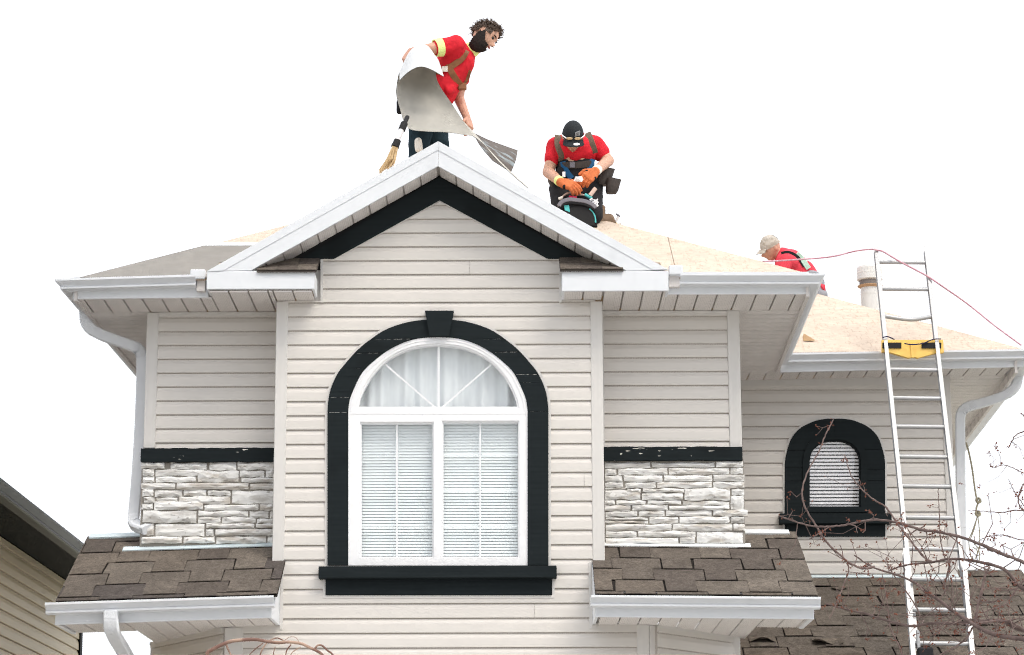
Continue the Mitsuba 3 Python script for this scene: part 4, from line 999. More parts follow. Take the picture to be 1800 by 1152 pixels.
for k, tail in enumerate(([(1718, 908), (1713, 928), (1707, 945), (1704, 952)], [(1719, 908), (1722, 940), (1720, 968), (1713, 985)], [(1718, 908), (1709, 935), (1703, 950), (1706, 975), (1711, 990)], [(1710, 962), (1718, 970), (1712, 988)], [(1712, 955), (1720, 966), (1722, 982), (1716, 992)])):
    ms.append(tube(spline([at(u, v, HY + .01 * k) for u, v in tail], 20), 0.0045, 5))
single('knotted_cord', join(ms), 'm_cord', 'frayed grey cord with two knots hanging beside the right downspout', 'cord', smooth=40, kind=None)

# ------------------------------------------------------------------ sheet of roofing felt held by the standing worker
FY = 18.22
cols = [[(708, 209, .05), (697, 168, .04), (698, 147, .10), (702, 128, .03), (703, 141, -.07)],
        [(720, 227, .02), (714, 182, .10), (711, 132, .18), (719, 93, .02), (718, 127, -.14)],
        [(750, 231.5, 0), (741, 182, .14), (735, 128, .24), (736, 79.5, .02), (736, 118, -.17)],
        [(785, 233, 0), (770, 186, .12), (750, 128, .2), (752, 82, .02), (754, 121, -.15)],
        [(832, 239.5, 0), (799, 190, .05), (768, 141, .10), (769, 105, .02), (780, 135, -.10)]]
def surf(cols, nu, nv, Y):
    G = []
    for c in cols:
        G.append(spline([at(u, v, Y + dy) for u, v, dy in c], nv))
    G = A(G)                                   # (cols, nv, 3)
    out = A([spline(G[:, j], nu) for j in range(nv)])      # (nv, nu, 3)
    return out
def shell(grid, th):
    """two faces of a thin sheet: (front mesh, back mesh)"""
    nv, nu = grid.shape[:2]
    du = np.gradient(grid, axis=1); dv = np.gradient(grid, axis=0)
    n = np.cross(du, dv); n /= np.linalg.norm(n, axis=2, keepdims=True) + 1e-12
    i, j = np.meshgrid(np.arange(nv - 1), np.arange(nu - 1), indexing='ij')
    q = np.stack([i * nu + j, i * nu + j + 1, (i + 1) * nu + j + 1, (i + 1) * nu + j], -1).reshape(-1, 4)
    F = np.vstack([q[:, [0, 1, 2]], q[:, [0, 2, 3]]])
    return TM((grid + n * th / 2).reshape(-1, 3), F), TM((grid - n * th / 2).reshape(-1, 3), F[:, ::-1])
FELT = thing('roofing_felt', 'curling sheet of roofing felt lifted above the gable by the bearded worker', 'roofing felt')
g1 = surf(cols, 48, 56, FY)
a_, b_ = shell(g1, 0.004)
part(FELT, 'face', a_, 'm_felt_under' , True); part(FELT, 'face', b_, 'm_felt_top', True)
bsdf('m_felt_under', lambda p, n, uv: C(0.40, 0.385, 0.35) * (0.88 + 0.22 * fbm(p.x * 18, p.y * 18, p.z * 18, 4)), 0.85, 0.2)
tail = [[(832, 240, 0), (823, 229, .02), (812, 211, .04)], [(850, 254, .05), (843, 246, .06), (836, 237, .08)], [(872, 280, .12), (867, 274, .12), (862, 266, .14)], [(902, 309, .30), (899, 305, .3), (894, 299, .3)], [(930, 333, .5), (928, 330, .5), (925, 327, .5)]]
a_, b_ = shell(surf(tail, 40, 8, FY), 0.004)
part(FELT, 'tail', a_, 'm_felt_under', True); part(FELT, 'tail', b_, 'm_felt_top', True)
flap = [[(831, 233, .10), (845, 258, .12), (866, 283, .14)], [(858, 246, .20), (868, 268, .16), (880, 292, .16)], [(885, 256, .26), (890, 277, .2), (891, 299, .18)], [(910, 265, .30), (906, 284, .24), (897.5, 305, .2)]]
a_, b_ = shell(surf(flap, 30, 16, FY + .25), 0.004)
bsdf('m_felt_dark', lambda p, n, uv: mix((0.115, 0.10, 0.092), (0.25, 0.29, 0.31), smoothstep(0.52, 0.72, fbm(p.x * 5 - p.z * 8, p.y * 3, p.z * 40 + p.x * 22, 3))), 0.6, 0.4)
part(FELT, 'flap', a_, 'm_felt_dark', True, label='dark torn end of the felt sheet'); part(FELT, 'flap', b_, 'm_felt_dark', True)

# ------------------------------------------------------------------ broom standing on the left slope of the gable
bsdf('m_straw', lambda p, n, uv: mix((0.42, 0.29, 0.15), (0.60, 0.46, 0.28), fbm(p.x * 90, p.y * 90, p.z * 12, 2)), 0.9, 0.1)
bsdf('m_steel', (0.68, 0.66, 0.66), 0.35, 0.5, 0.3)
BY = 17.75
BR = thing('broom', 'short straw broom with steel neck leaning left of the crouching worker on the ridge', 'broom')
part(BR, 'handle', tube([at(716, 206, BY + .12), at(709, 222, BY + .03)], 0.016, 10), 'm_dark')
part(BR, 'neck', tube([at(709, 221, BY + .03), at(697, 250, BY)], 0.020, 14), 'm_steel', 40)
part(BR, 'band', tube([at(711, 217, BY + .04), at(706, 229, BY + .02)], 0.026, 12), 'm_dark', 40); part(BR, 'band', tube([at(699, 247, BY), at(694, 259, BY - .01)], [0.026, 0.030], 12), 'm_dark', 40)
ms = []; r = random.Random(5)
for i in range(70):
    f = i / 69
    a = at(690 + 9 * f, 257 + r.uniform(-1, 1) + 3 * f, BY - .01 + r.uniform(-.02, .02)); m_ = at(681 + 13 * f + r.uniform(-1, 1), 279 + 2 * f, BY - .02 + r.uniform(-.03, .03)); b = at(667 + 24 * f ** 1.3 + r.uniform(-2, 2), 303 - 10 * f + r.uniform(-3, 3), BY - .03 + r.uniform(-.04, .04))
    if 0.72 < f < 0.80 and r.random() < .8: continue
    ms.append(tube([a, m_, b], [0.004, 0.0045, 0.002], 4))
part(BR, 'bristles', join(ms), 'm_straw', kind='stuff')
# ================================================================== people
bsdf('m_skin', lambda p, n, uv: C(0.50, 0.285, 0.20) * (0.9 + 0.2 * fbm(p.x * 30, p.y * 30, p.z * 30, 2)), 0.5, 0.35)
bsdf('m_skin_red', lambda p, n, uv: C(0.50, 0.265, 0.185) * (0.9 + 0.2 * fbm(p.x * 30, p.y * 30, p.z * 30, 2)), 0.5, 0.35)
bsdf('m_red', lambda p, n, uv: C(0.56, 0.016, 0.028) * (0.72 + 0.55 * fbm(p.x * 17, p.y * 17, p.z * 17, 4)), 0.8, 0.2)
bsdf('m_pink_red', lambda p, n, uv: C(0.60, 0.05, 0.075) * (0.85 + 0.3 * fbm(p.x * 14, p.y * 14, p.z * 14, 3)), 0.8, 0.2)
bsdf('m_hivis', (0.70, 0.80, 0.30), 0.7, 0.2)
bsdf('m_jean', lambda p, n, uv: C(0.016, 0.030, 0.040) * (0.7 + 0.8 * fbm(p.x * 20, p.y * 20, p.z * 20, 3)), 0.9, 0.1)
bsdf('m_blackcloth', lambda p, n, uv: C(0.014, 0.014, 0.016) * (0.7 + 0.8 * fbm(p.x * 20, p.y * 20, p.z * 20, 3)), 0.85, 0.2)
bsdf('m_greycloth', lambda p, n, uv: C(0.23, 0.23, 0.25) * (0.7 + 0.6 * fbm(p.x * 20, p.y * 20, p.z * 20, 3)), 0.85, 0.2)
bsdf('m_hair', lambda p, n, uv: mix((0.028, 0.018, 0.014), (0.14, 0.095, 0.07), fbm(p.x * 60, p.y * 60, p.z * 60, 2)), 0.6, 0.4)
bsdf('m_beard', lambda p, n, uv: mix((0.006, 0.005, 0.005), (0.028, 0.020, 0.017), fbm(p.x * 80, p.y * 80, p.z * 80, 2)), 0.8, 0.2)
bsdf('m_leather', lambda p, n, uv: C(0.21, 0.085, 0.032) * (0.7 + 0.6 * fbm(p.x * 30, p.y * 30, p.z * 30, 3)), 0.55, 0.4)
bsdf('m_strap', lambda p, n, uv: C(0.125, 0.095, 0.068) * (0.8 + 0.4 * fbm(p.x * 30, p.y * 30, p.z * 30, 2)), 0.8, 0.2)
bsdf('m_darkleather', lambda p, n, uv: C(0.045, 0.036, 0.032) * (0.6 + 0.8 * fbm(p.x * 25, p.y * 25, p.z * 25, 3)), 0.6, 0.4)
bsdf('m_brownboot', lambda p, n, uv: C(0.15, 0.095, 0.060) * (0.6 + 0.8 * fbm(p.x * 25, p.y * 25, p.z * 25, 3)), 0.7, 0.3)
bsdf('m_orange', lambda p, n, uv: C(0.54, 0.15, 0.055) * (0.85 + 0.3 * fbm(p.x * 30, p.y * 30, p.z * 30, 2)), 0.8, 0.2)
bsdf('m_cap', (0.022, 0.026, 0.030), 0.8, 0.2)
bsdf('m_camo', lambda p, n, uv: mix((0.34, 0.30, 0.25), (0.45, 0.41, 0.36), smoothstep(0.4, 0.6, fbm(p.x * 40, p.y * 40, p.z * 40, 3))), 0.9, 0.1)
bsdf('m_lens', (0.55, 0.40, 0.22), 0.15, 0.6); bsdf('m_sticker', (0.85, 0.85, 0.85), 0.5, 0.3); bsdf('m_emblem', (0.26, 0.27, 0.28), 0.6, 0.3)
bsdf('m_blue', (0.012, 0.085, 0.20), 0.7, 0.2); bsdf('m_teal', (0.09, 0.47, 0.47), 0.6, 0.3); bsdf('m_kneepad', (0.70, 0.66, 0.60), 0.6, 0.3)
bsdf('m_greyplastic', (0.17, 0.165, 0.19), 0.6, 0.3); bsdf('m_paper', (0.82, 0.82, 0.84), 0.7, 0.2); bsdf('m_tan_wood', (0.62, 0.47, 0.40), 0.7, 0.2)
bsdf('m_toolred', (0.55, 0.02, 0.08), 0.4, 0.5); bsdf('m_mint', (0.45, 0.66, 0.55), 0.6, 0.3); bsdf('m_eye', (0.02, 0.015, 0.012), 0.2, 0.5)

SPH = trimesh.creation.icosphere(2).vertices
def solid(bones, res=0.016, it=8, lam=0.5):
    """one smooth surface from bones (a, ra, b, rb) or [(p, r), ...] hulls"""
    ms = []
    for b in bones:
        pr = b if isinstance(b, list) else [(b[0], b[1]), (b[2], b[3])]
        pts = np.vstack([A(p) + SPH * (A(r) if np.ndim(r) else r) for p, r in pr])
        ms.append(m3.Manifold.hull_points(pts.astype(np.float32)))
    m = m3.Manifold.batch_boolean(ms, m3.OpType.Add)
    best = max(m.decompose(), key=lambda q: q.volume())
    t = tri(best.refine_to_length(res)); t = trimesh.Trimesh(t.vertices, t.faces, process=True)
    v0 = np.array(t.vertices)
    trimesh.smoothing.filter_taubin(t, lam, 0.52, it)
    d = np.array(t.vertices) - v0; L = np.linalg.norm(d, axis=1, keepdims=True)
    t.vertices = v0 + np.nan_to_num(d) * np.minimum(1, 0.6 * res / np.maximum(L, 1e-9)) * (L < 6 * res)
    return t
def rough(m, amp, freq, seed=0):
    v = np.asarray(m.vertices); n = m.vertex_normals
    d = meshkit.fbm(v * freq, 3, seed) - 0.5
    return TM(v + n * (d * 2 * amp)[:, None], m.faces)
def unit(a): a = A(a, float); return a / np.linalg.norm(a)
def hand_bones(wrist, fingers, palm, side, curl=0.5, s=1.0, spread=0.0):
    """palm and five separate fingers: fingers = direction along the hand, palm = direction the palm faces, side = direction of the thumb"""
    f, p = unit(fingers), unit(palm); p = unit(p - f * (p @ f)); t = unit(side); t = unit(t - f * (t @ f) - p * (t @ p))
    w = A(wrist); out = [[(w, .026 * s), (w + f * .035 * s + t * .02 * s, .020 * s), (w + f * .035 * s - t * .02 * s, .020 * s), (w + f * .085 * s + t * .030 * s, .013 * s), (w + f * .085 * s - t * .030 * s, .012 * s)]]
    for k, (o, L) in enumerate(((.030, .072), (.010, .080), (-.011, .074), (-.031, .058))):
        b = w + f * .082 * s + t * o * s; d0 = unit(f + t * spread * (1.5 - k) * .3)
        L *= s; c = curl + .06 * k; r = (.0098 - .0004 * k) * s
        d1 = unit(d0 * math.cos(c) + p * math.sin(c)); d2 = unit(d0 * math.cos(1.9 * c) + p * math.sin(1.9 * c)); d3 = unit(d0 * math.cos(2.7 * c) + p * math.sin(2.7 * c))
        q1 = b + d1 * L * .48; q2 = q1 + d2 * L * .32; q3 = q2 + d3 * L * .24
        out += [(b, r * 1.05, q1, r), (q1, r, q2, r * .92), (q2, r * .92, q3, r * .8)]
    b = w + f * .022 * s + t * .028 * s; d1 = unit(f * .75 + t * .7 + p * .25); q1 = b + d1 * .042 * s; q2 = q1 + unit(f * .9 + t * .15 + p * .5) * .034 * s
    out += [(b, .0135 * s, q1, .0110 * s), (q1, .0110 * s, q2, .0090 * s)]
    return out
def head_parts(c, fwd, up, s=1.0):
    """head of height about 0.235 m around the skull centre c; returns (M, head mesh, ears, eyes) in the world"""
    f = unit(fwd); u = unit(A(up) - f * (A(up) @ f)); l = np.cross(u, f)
    M = frame(c, f * s, l * s, u * s)
    m = trimesh.creation.icosphere(4); v = m.vertices.copy()
    x, y, z = v.T
    X = x * 0.098; Y = y * (0.077 - 0.012 * np.clip(-z, 0, 1) * (x > -0.2)); Z = z * 0.118
    low = np.clip(-z, 0, 1)
    X = X + 0.012 * low * (x > 0); X = np.where(x < 0, X * (1 - 0.35 * low), X)
    Y *= 1 - 0.28 * low ** 2
    front = np.clip(x, 0, 1)
    nose = np.exp(-((z + 0.18) / 0.20) ** 2 - (y / 0.16) ** 2) * (x > 0); X += 0.026 * nose * np.clip(1.2 - (z + .18) * 2.2, .3, 1.3)
    sock = np.exp(-((z - 0.06) / 0.13) ** 2 - ((np.abs(y) - 0.42) / 0.20) ** 2) * (x > 0); X -= 0.012 * sock
    brow = np.exp(-((z - 0.26) / 0.10) ** 2) * np.exp(-(y / 0.7) ** 2) * (x > 0); X += 0.006 * brow
    lips = np.exp(-((z + 0.50) / 0.08) ** 2 - (y / 0.28) ** 2) * (x > 0); X += 0.007 * lips
    chin = np.exp(-((z + 0.82) / 0.16) ** 2 - (y / 0.35) ** 2) * (x > 0); X += 0.012 * chin
    head = move(TM(np.stack([X, Y, Z], 1), m.faces), M)
    ear = trimesh.creation.icosphere(2); ev = ear.vertices * [0.018, 0.009, 0.031]
    ears = [move(TM(ev + [-0.008, sgn * 0.076, -0.005], ear.faces), M) for sgn in (1, -1)]
    e = trimesh.creation.icosphere(2); eyes = [move(TM(e.vertices * [.011, .013, .010] + [0.081, sgn * .031, .006], e.faces), M) for sgn in (1, -1)]
    return M, head, ears, eyes
def hit_mesh(m, u, v, off):
    """the point of mesh m that the sight line (u, v) meets first, lifted off metres along the surface normal"""
    o, d = A([0, 0, CAM_H]), ray(u, v)
    a, b, c = (m.vertices[m.faces[:, k]] for k in range(3))
    e1, e2 = b - a, c - a; h = np.cross(d, e2); det = (e1 * h).sum(1); det = np.where(np.abs(det) < 1e-14, 1e-14, det)
    s = o - a; uu = (s * h).sum(1) / det; q = np.cross(s, e1); vv = (q @ d) / det; t = (e2 * q).sum(1) / det
    ok = (uu >= 0) & (vv >= 0) & (uu + vv <= 1) & (t > 0)
    if not ok.any(): return None
    k = np.argmin(np.where(ok, t, 1e9)); n = np.cross(e1[k], e2[k]); n /= np.linalg.norm(n)
    if n @ d > 0: n = -n
    return o + d * t[k] + n * off
def strap(m, pts, width, off=0.006, th=0.006, fallback=None):
    P = []
    for u, v in spline(pts, max(8, 6 * len(pts))):
        q = hit_mesh(m, u, v, off)
        if q is not None: P.append(q)
    P = A(P)
    k = np.ones(5) / 5
    if len(P) > 9:
        Q = np.vstack([np.repeat(P[:1], 2, 0), P, np.repeat(P[-1:], 2, 0)]); P = np.stack([np.convolve(Q[:, i], k, 'valid') for i in range(3)], 1)
    view = unit(P.mean(0) - A([0, 0, CAM_H]))
    return tube(P, 1.0, flat=(width, th), up=-view)

def roof_z(x, y):
    z = zmain(x, y)
    if y < yint(abs(x - XR_)) and abs(x - XR_) < dl: z = max(z, fg(x, y))
    return z

# ------------------------------------------------------------------ worker one: bearded man lifting the felt on the gable ridge
W1 = 18.50
J = lambda u, v, dy=0.0: at(u, v, W1 + dy)
P1 = thing('person', 'bearded man in red shirt and leather harness lifting a sheet on the ridge', 'person')
sk = J(853, 62, 0.0)
fwd = unit(J(870, 76, -0.028) - J(853, 62, 0)); up = J(866, 48, 0.02) - J(853, 62, 0)
M1, hd, ears, eyes = head_parts(sk, fwd, up, 0.98)
nk0, nk1 = J(842, 80, 0.01), J(822, 92, 0.03)
shR, shL = J(800, 79, -0.13), J(815, 100, 0.20)
elR, haR = J(757, 86, -0.20), J(722, 90, -0.10)
elL, wrL = J(806, 172, 0.14), J(821, 208, 0.02)
chest, belly, hip = J(802, 108, 0.02), J(782, 145, 0.04), J(752, 196, 0.06)
kn = J(737, 258, -0.08); knl = J(772, 252, 0.10)
ftR = A([kn[0] - .05, kn[1] + .18, 0]); ftR[2] = roof_z(ftR[0], ftR[1]) + .05
ftL = A([knl[0] + .02, knl[1] + .22, 0]); ftL[2] = roof_z(ftL[0], ftL[1]) + .05
hb = A([v for v in hd.vertices])
body = [(nk0, .052, nk1, .058), (nk1, .06, chest, .11), [(shR, .055), (chest, .11), (shL, .055)], [(chest, .125), (belly, .115)], [(belly, .115), (hip, .125)],
        (shR, .052, elR, .043), (elR, .042, haR + (elR - haR) * .15, .029), (shL, .052, elL, .041), (elL, .041, wrL, .028),
        (hip + A([-.03, -.08, 0]), .095, kn, .062), (kn, .058, ftR, .045), (hip + A([.03, .08, 0]), .095, knl, .062), (knl, .058, ftL, .045)]
hR = hand_bones(haR, J(716, 94, -.10) - J(722, 84, -.10) + A([-.02, 0, -.02]), A([.7, .5, -.2]), A([.2, -.6, .6]), .7, .92)
hL = hand_bones(wrL, J(829, 232, -.03) - wrL, A([-.6, .3, -.5]), A([.1, -.9, .2]), .45, 1.0)
skin = solid([[(sk + (nk0 - sk) * .3, .07), (nk0, .055)]] + body + hR + hL, .012, 6)
part(P1, 'body', skin, 'm_skin_red', True)
part(P1, 'head', join([hd] + ears), 'm_skin', True); part(P1, 'eyes', join(eyes), 'm_eye', True, kind='stuff')
shirt = solid([(nk1 + (chest - nk1) * .12, .072, chest, .13), [(shR, .074), (chest, .132), (shL, .074)], [(chest, .140), (belly, .128)], [(belly, .130), (J(764, 176, .05), .125)], [(belly + A([.0, 0, -.02]), .10), (J(789, 160, -.06), .035)],
               (shR, .072, shR + (elR - shR) * .62, .062), (shL, .07, shL + (elL - shL) * .55, .062)], .013, 6)
shirt = rough(rough(shirt, .011, 11, 3), .005, 30, 13)
part(P1, 'shirt', shirt, 'm_red', True)
_ax = unit(elR - shR); _sx = unit(np.cross(_ax, A([0, 0, 1.0]))); _c = shR + (elR - shR) * .62
_ring = trimesh.creation.revolve(A([(.058, .028), (.0655, .030), (.069, .0), (.0715, -.026), (.066, -.028), (.058, .028)]), sections=26)
part(P1, 'cuff', move(_ring, frame(_c + _ax * .012, _sx, np.cross(_ax, _sx), _ax)), 'm_hivis', 40, label='fluorescent yellow cuff of the red shirt')
part(P1, 'collar', solid([(nk1 + (nk0 - nk1) * .12, .064, nk1 + (nk0 - nk1) * .42, .060)], .012, 2), 'm_hivis', True)
pants = solid([[(J(762, 188, .05), .12), (hip, .135)], (hip + A([-.03, -.08, 0]), .108, kn, .078), (kn, .075, ftR, .062), (hip + A([.03, .08, 0]), .108, knl, .078), (knl, .075, ftL, .062)], .016, 6)
part(P1, 'trousers', rough(pants, .010, 14, 5), 'm_jean', True)
part(P1, 'knee_pad', solid([[(kn + A([-.005, -.075, .02]), .028), (kn + A([.0, -.075, -.04]), .030)]], .012, 3), 'm_kneepad', True)
for ft in (ftR, ftL):
    part(P1, 'boot', solid([[(ft + A([-.03, .02, -.02]), .035), (ft + A([.16, -.02, -.025 - .0]), .028)], (ft, .05, ft + A([0, 0, .07]), .052)], .014, 4), 'm_brownboot', True)
# hair: a rough cap of curls; beard: a shell over the jaw
def head_local(m_, M): return (np.linalg.inv(M) @ np.c_[m_.vertices, np.ones(len(m_.vertices))].T).T[:, :3]
hr = random.Random(9); curls = []
for _ in range(620):
    th, ph = hr.uniform(-math.pi, math.pi), math.acos(hr.uniform(-.45, 1))
    d = A([math.sin(ph) * math.cos(th), math.sin(ph) * math.sin(th), math.cos(ph)])
    if d[0] > .62 and d[2] < .66: continue
    if d[2] < -.05 and d[0] > -.25: continue
    p = d * A([.098, .079, .118]) * 1.0
    e = unit(d + A([hr.gauss(0, .5), hr.gauss(0, .5), hr.gauss(0, .5)]) * .6 + (A([.7, 0, .1]) if d[0] > .2 else A([-.1, 0, -.15])))
    side = unit(np.cross(e, d) + A([1e-3, 0, 0])); L = hr.uniform(.018, .044); k = hr.uniform(.004, .010)
    pts = [p + e * L * t + side * k * math.sin(t * 5 + th * 3) + np.cross(e, side) * k * (math.cos(t * 5 + th * 3) - 1) for t in np.linspace(0, 1, 6)]
    curls.append(tube(pts, np.linspace(.0048, .0014, 6), 4))
scalp = trimesh.creation.icosphere(3); sv = scalp.vertices
keep = (sv[:, 2] > -.42) & ~((sv[:, 0] > .60) & (sv[:, 2] < .62)) & ~((sv[:, 2] < 0) & (sv[:, 0] > -.30))
cap_v = sv * A([.098, .079, .118]) * (1.045 + .05 * (meshkit.fbm(sv * 6, 2, 2) - .5))[:, None]
fk = keep[scalp.faces].all(1)
part(P1, 'hair', move(join([TM(cap_v, scalp.faces[fk])] + curls), M1), 'm_hair', True, kind='stuff', label='dark wind-blown curly hair')
bm = trimesh.creation.icosphere(4); bv = bm.vertices
rag = 0.10 * (meshkit.noise(bv * 14, 3) - .5)
line = np.interp(bv[:, 0], [-.32, -.05, .12, .30, .60, .85, 1.0], [.02, .16, .06, -.20, -.36, -.40, -.34]) + rag     # upper edge from ear to moustache
kb = (bv[:, 2] < line) & (bv[:, 0] > -.20 + rag) & ~((bv[:, 2] > -.57) & (bv[:, 2] < -.47) & (np.abs(bv[:, 1]) < .26) & (bv[:, 0] > .5)) & ~((bv[:, 2] > -.40) & (bv[:, 0] > .5) & (np.abs(bv[:, 1]) > .34))
low = np.clip(-bv[:, 2], 0, 1)
thick = 1.03 + .22 * low + .13 * (meshkit.fbm(bv * 12, 3, 4) - .45)
bp = np.stack([bv[:, 0] * .098 + .020 * low * (bv[:, 0] > 0), bv[:, 1] * .077 * (1 - .22 * low ** 2), bv[:, 2] * .118 - .014 * low ** 2], 1) * thick[:, None]
fb = kb[bm.faces].all(1)
part(P1, 'beard', move(TM(bp, bm.faces[fb]), M1), 'm_beard', True)
bsdf('m_lip', (0.36, 0.13, 0.11), 0.5, 0.3)
_e = trimesh.creation.icosphere(2); part(P1, 'lips', move(TM(_e.vertices * [.010, .021, .0065] + [.106, 0, -.0605], _e.faces), M1), 'm_lip', True)
part(P1, 'brow', move(join([tube([[.092, s * .014, .026], [.094, s * .032, .031], [.082, s * .052, .026]], .0045, 5) for s in (1, -1)]), M1), 'm_beard', True, kind='stuff')
for pts, w in (([(820, 88), (812, 102), (800, 113), (790, 119)], .046), ([(789, 116), (794, 128), (801, 140), (809, 150)], .048), ([(790, 117), (783, 121), (777, 124), (768, 128), (757, 131)], .040), ([(825, 122), (820, 138), (814, 148)], .03)):
    part(P1, 'harness_strap', strap(shirt, pts, w), 'm_leather', 40)
q = hit_mesh(shirt, 809, 150, .012)
part(P1, 'harness_tab', bx(q[0] - .025, q[0] + .04, q[1] - .02, q[1] + .02, q[2] - .03, q[2] + .02, .006), 'm_leather')
q = hit_mesh(shirt, 782, 122, .010)
part(P1, 'buckle', bx(q[0] - .022, q[0] + .022, q[1] - .008, q[1] + .004, q[2] - .022, q[2] + .022, .003), 'm_kneepad')
q = J(700, 186, .03)
part(P1, 'tool_belt', join([tube([J(742, 190, .02), J(722, 190, -.03), J(704, 186, .03)], .03, 8), bx(q[0] - .012, q[0] + .03, q[1] - .03, q[1] + .03, q[2] - .06, q[2] + .04, .01)]), 'm_blackcloth', 40)

# ------------------------------------------------------------------ worker two: kneeling with bowed head, gloves and tool belt
W2 = 19.05
J = lambda u, v, dy=0.0: at(u, v, W2 + dy)
P2 = thing('person', 'kneeling man in red shirt, black cap and orange gloves looking down at his hands', 'person')
sk = J(1007, 240, -.14)
fwd = unit(A([.02, -.62, -.78])); up = A([.02, -.80, .55])
M2, hd, ears, eyes = head_parts(sk, fwd, up, .98)
nk0, nk1 = J(1008, 243, -.02), J(1009, 246, .06)
shR, shL = J(978, 257, .03), J(1046, 255, .03)           # image left / image right
elR, wrR = J(964, 303, -.02), J(986, 321, -.26)
elL, wrL = J(1069, 283, .0), J(1046, 302, -.24)
chest, belly, hip = J(1011, 266, .0), J(1012, 298, .02), J(1012, 335, .06)
knR, knL = J(992, 372, -.22), J(1040, 376, -.20)
ftR, ftL = J(985, 385, .22), J(1050, 386, .22)
for q in (knR, knL): q[2] = roof_z(q[0], q[1]) + .065
for q in (ftR, ftL): q[2] = roof_z(q[0], q[1]) + .06
body = [(sk + A([0, .06, -.03]), .055, nk1, .06), [(shR, .058), (chest, .10), (shL, .058)], [(nk1, .06), (chest, .115)], [(chest + A([-.045, 0, 0]), .10), (chest + A([.045, 0, 0]), .10), (belly + A([-.03, 0, 0]), .085), (belly + A([.03, 0, 0]), .085)], [(belly, .09), (hip + A([-.05, 0, 0]), .12), (hip + A([.05, 0, 0]), .12)],
        (shR, .055, elR, .045), (elR, .046, wrR, .032), (shL, .055, elL, .045), (elL, .046, wrL, .032),
        (hip + A([-.09, 0, 0]), .10, knR, .068), (hip + A([.09, 0, 0]), .10, knL, .068), (knR, .06, ftR, .05), (knL, .06, ftL, .05)]
gR = hand_bones(wrR, J(1018, 330, -.33) - wrR, A([.25, .5, -.55]), A([.2, -.35, .9]), .42, 1.12)
gL = hand_bones(wrL, J(1021, 322, -.33) - wrL, A([-.4, .45, -.5]), A([-.5, -.2, .6]), .45, 1.12)
part(P2, 'body', solid(body + gR + gL, .013, 6), 'm_skin', True)
part(P2, 'head', join([hd] + ears), 'm_skin', True)
shirt = solid([[(nk1, .075), (chest, .125)], [(shR, .073), (chest, .112), (nk1, .07), (shL, .073)], [(chest + A([-.055, 0, 0]), .115), (chest + A([.055, 0, 0]), .115), (J(1002, 276, .02), .098), (J(1024, 276, .02), .098)],
               (shR, .072, shR + (elR - shR) * .52, .064), (shL, .072, shL + (elL - shL) * .50, .066)], .014, 6)
shirt = rough(rough(shirt, .009, 12, 8), .004, 30, 18)
part(P2, 'shirt', shirt, 'm_red', True)
pants = solid([[(J(1001, 287, .02), .098), (J(1023, 287, .02), .098), (hip + A([-.05, 0, 0]), .125), (hip + A([.05, 0, 0]), .125)], (hip + A([-.09, 0, 0]), .115, knR, .085), (hip + A([.09, 0, 0]), .115, knL, .085), (knR, .075, ftR, .06), (knL, .075, ftL, .06)], .018, 6)
pants = rough(pants, .009, 13, 4)
part(P2, 'trousers', pants, 'm_blackcloth', True)
for g, w, e, nm in ((gR, wrR, elR, 0), (gL, wrL, elL, 1)):
    gg = [[(p, r + .004) for p, r in b] if isinstance(b, list) else (b[0], b[1] + .0035, b[2], b[3] + .0035) for b in g]
    gm = solid(gg + [(w, .035, w + (e - w) * .12, .037)], .009, 4)
    gk = part(P2, 'glove', gm, 'm_orange', True, label='orange work glove with a black band')
    c0 = g[0][0][0] + (g[0][3][0] - g[0][0][0]) * .62; c1 = g[0][0][0] + (g[0][4][0] - g[0][0][0]) * .62
    ax = unit(c1 - c0); part(gk, 'band', solid([[(c0 - ax * .012, .0225), (c1 + ax * .012, .0215)]], .008, 2), 'm_blackcloth', True)
    part(gk, 'cuff', solid([(w + (e - w) * .08, .0385, w + (e - w) * .17, .0385)], .012, 2), 'm_hivis' if nm == 0 else 'm_kneepad', True)
# cap with brim, sunglasses, sticker
cm = trimesh.creation.icosphere(4); cv = cm.vertices
kc = cv[:, 2] > .10
cc = cv * A([.106, .086, .128]) + A([-.002, 0, .004]); cc[:, 2] = np.maximum(cc[:, 2], .018)
CAPK = part(P2, 'cap', move(TM(cc, cm.faces), M2), 'm_cap', True, label='black cap with white oval sticker and sunglasses on the brim')
th = np.linspace(-1.25, 1.25, 24); V = []
for k in (0, .35, .7, 1):
    for a in th: V.append([.070 + .028 * math.cos(a) + k * .068 * math.cos(a * .8), (.080 + .008 * k) * math.sin(a), .030 - .012 * k - .016 * k * math.sin(a) ** 2])
V = A(V); n = 24; F = []
for i in range(3):
    for j in range(n - 1): F += [[i * n + j, i * n + j + 1, (i + 1) * n + j + 1], [i * n + j, (i + 1) * n + j + 1, (i + 1) * n + j]]
part(CAPK, 'brim', move(join([TM(V, F), TM(V - [0, 0, .004], A(F)[:, ::-1])]), M2), 'm_cap', True)
def ell(c, r, n=24, ax=(0, 1, 2)):
    e = trimesh.creation.icosphere(2); return TM(e.vertices * A(r) + A(c), e.faces)
part(CAPK, 'sunglasses', move(join([ell((.102, s * .032, .050), (.007, .026, .013)) for s in (1, -1)]), M2), 'm_lens', True, kind='stuff')
part(CAPK, 'sunglasses_arm', move(join([tube([[.098, s * .056, .050], [.06, s * .084, .048], [.02, s * .092, .040]], .0045, 6) for s in (1, -1)]), M2), 'm_sticker', True, kind='stuff')
part(CAPK, 'sticker', move(ell((.136, .022, .022), (.018, .026, .004)), M2), 'm_sticker', True)
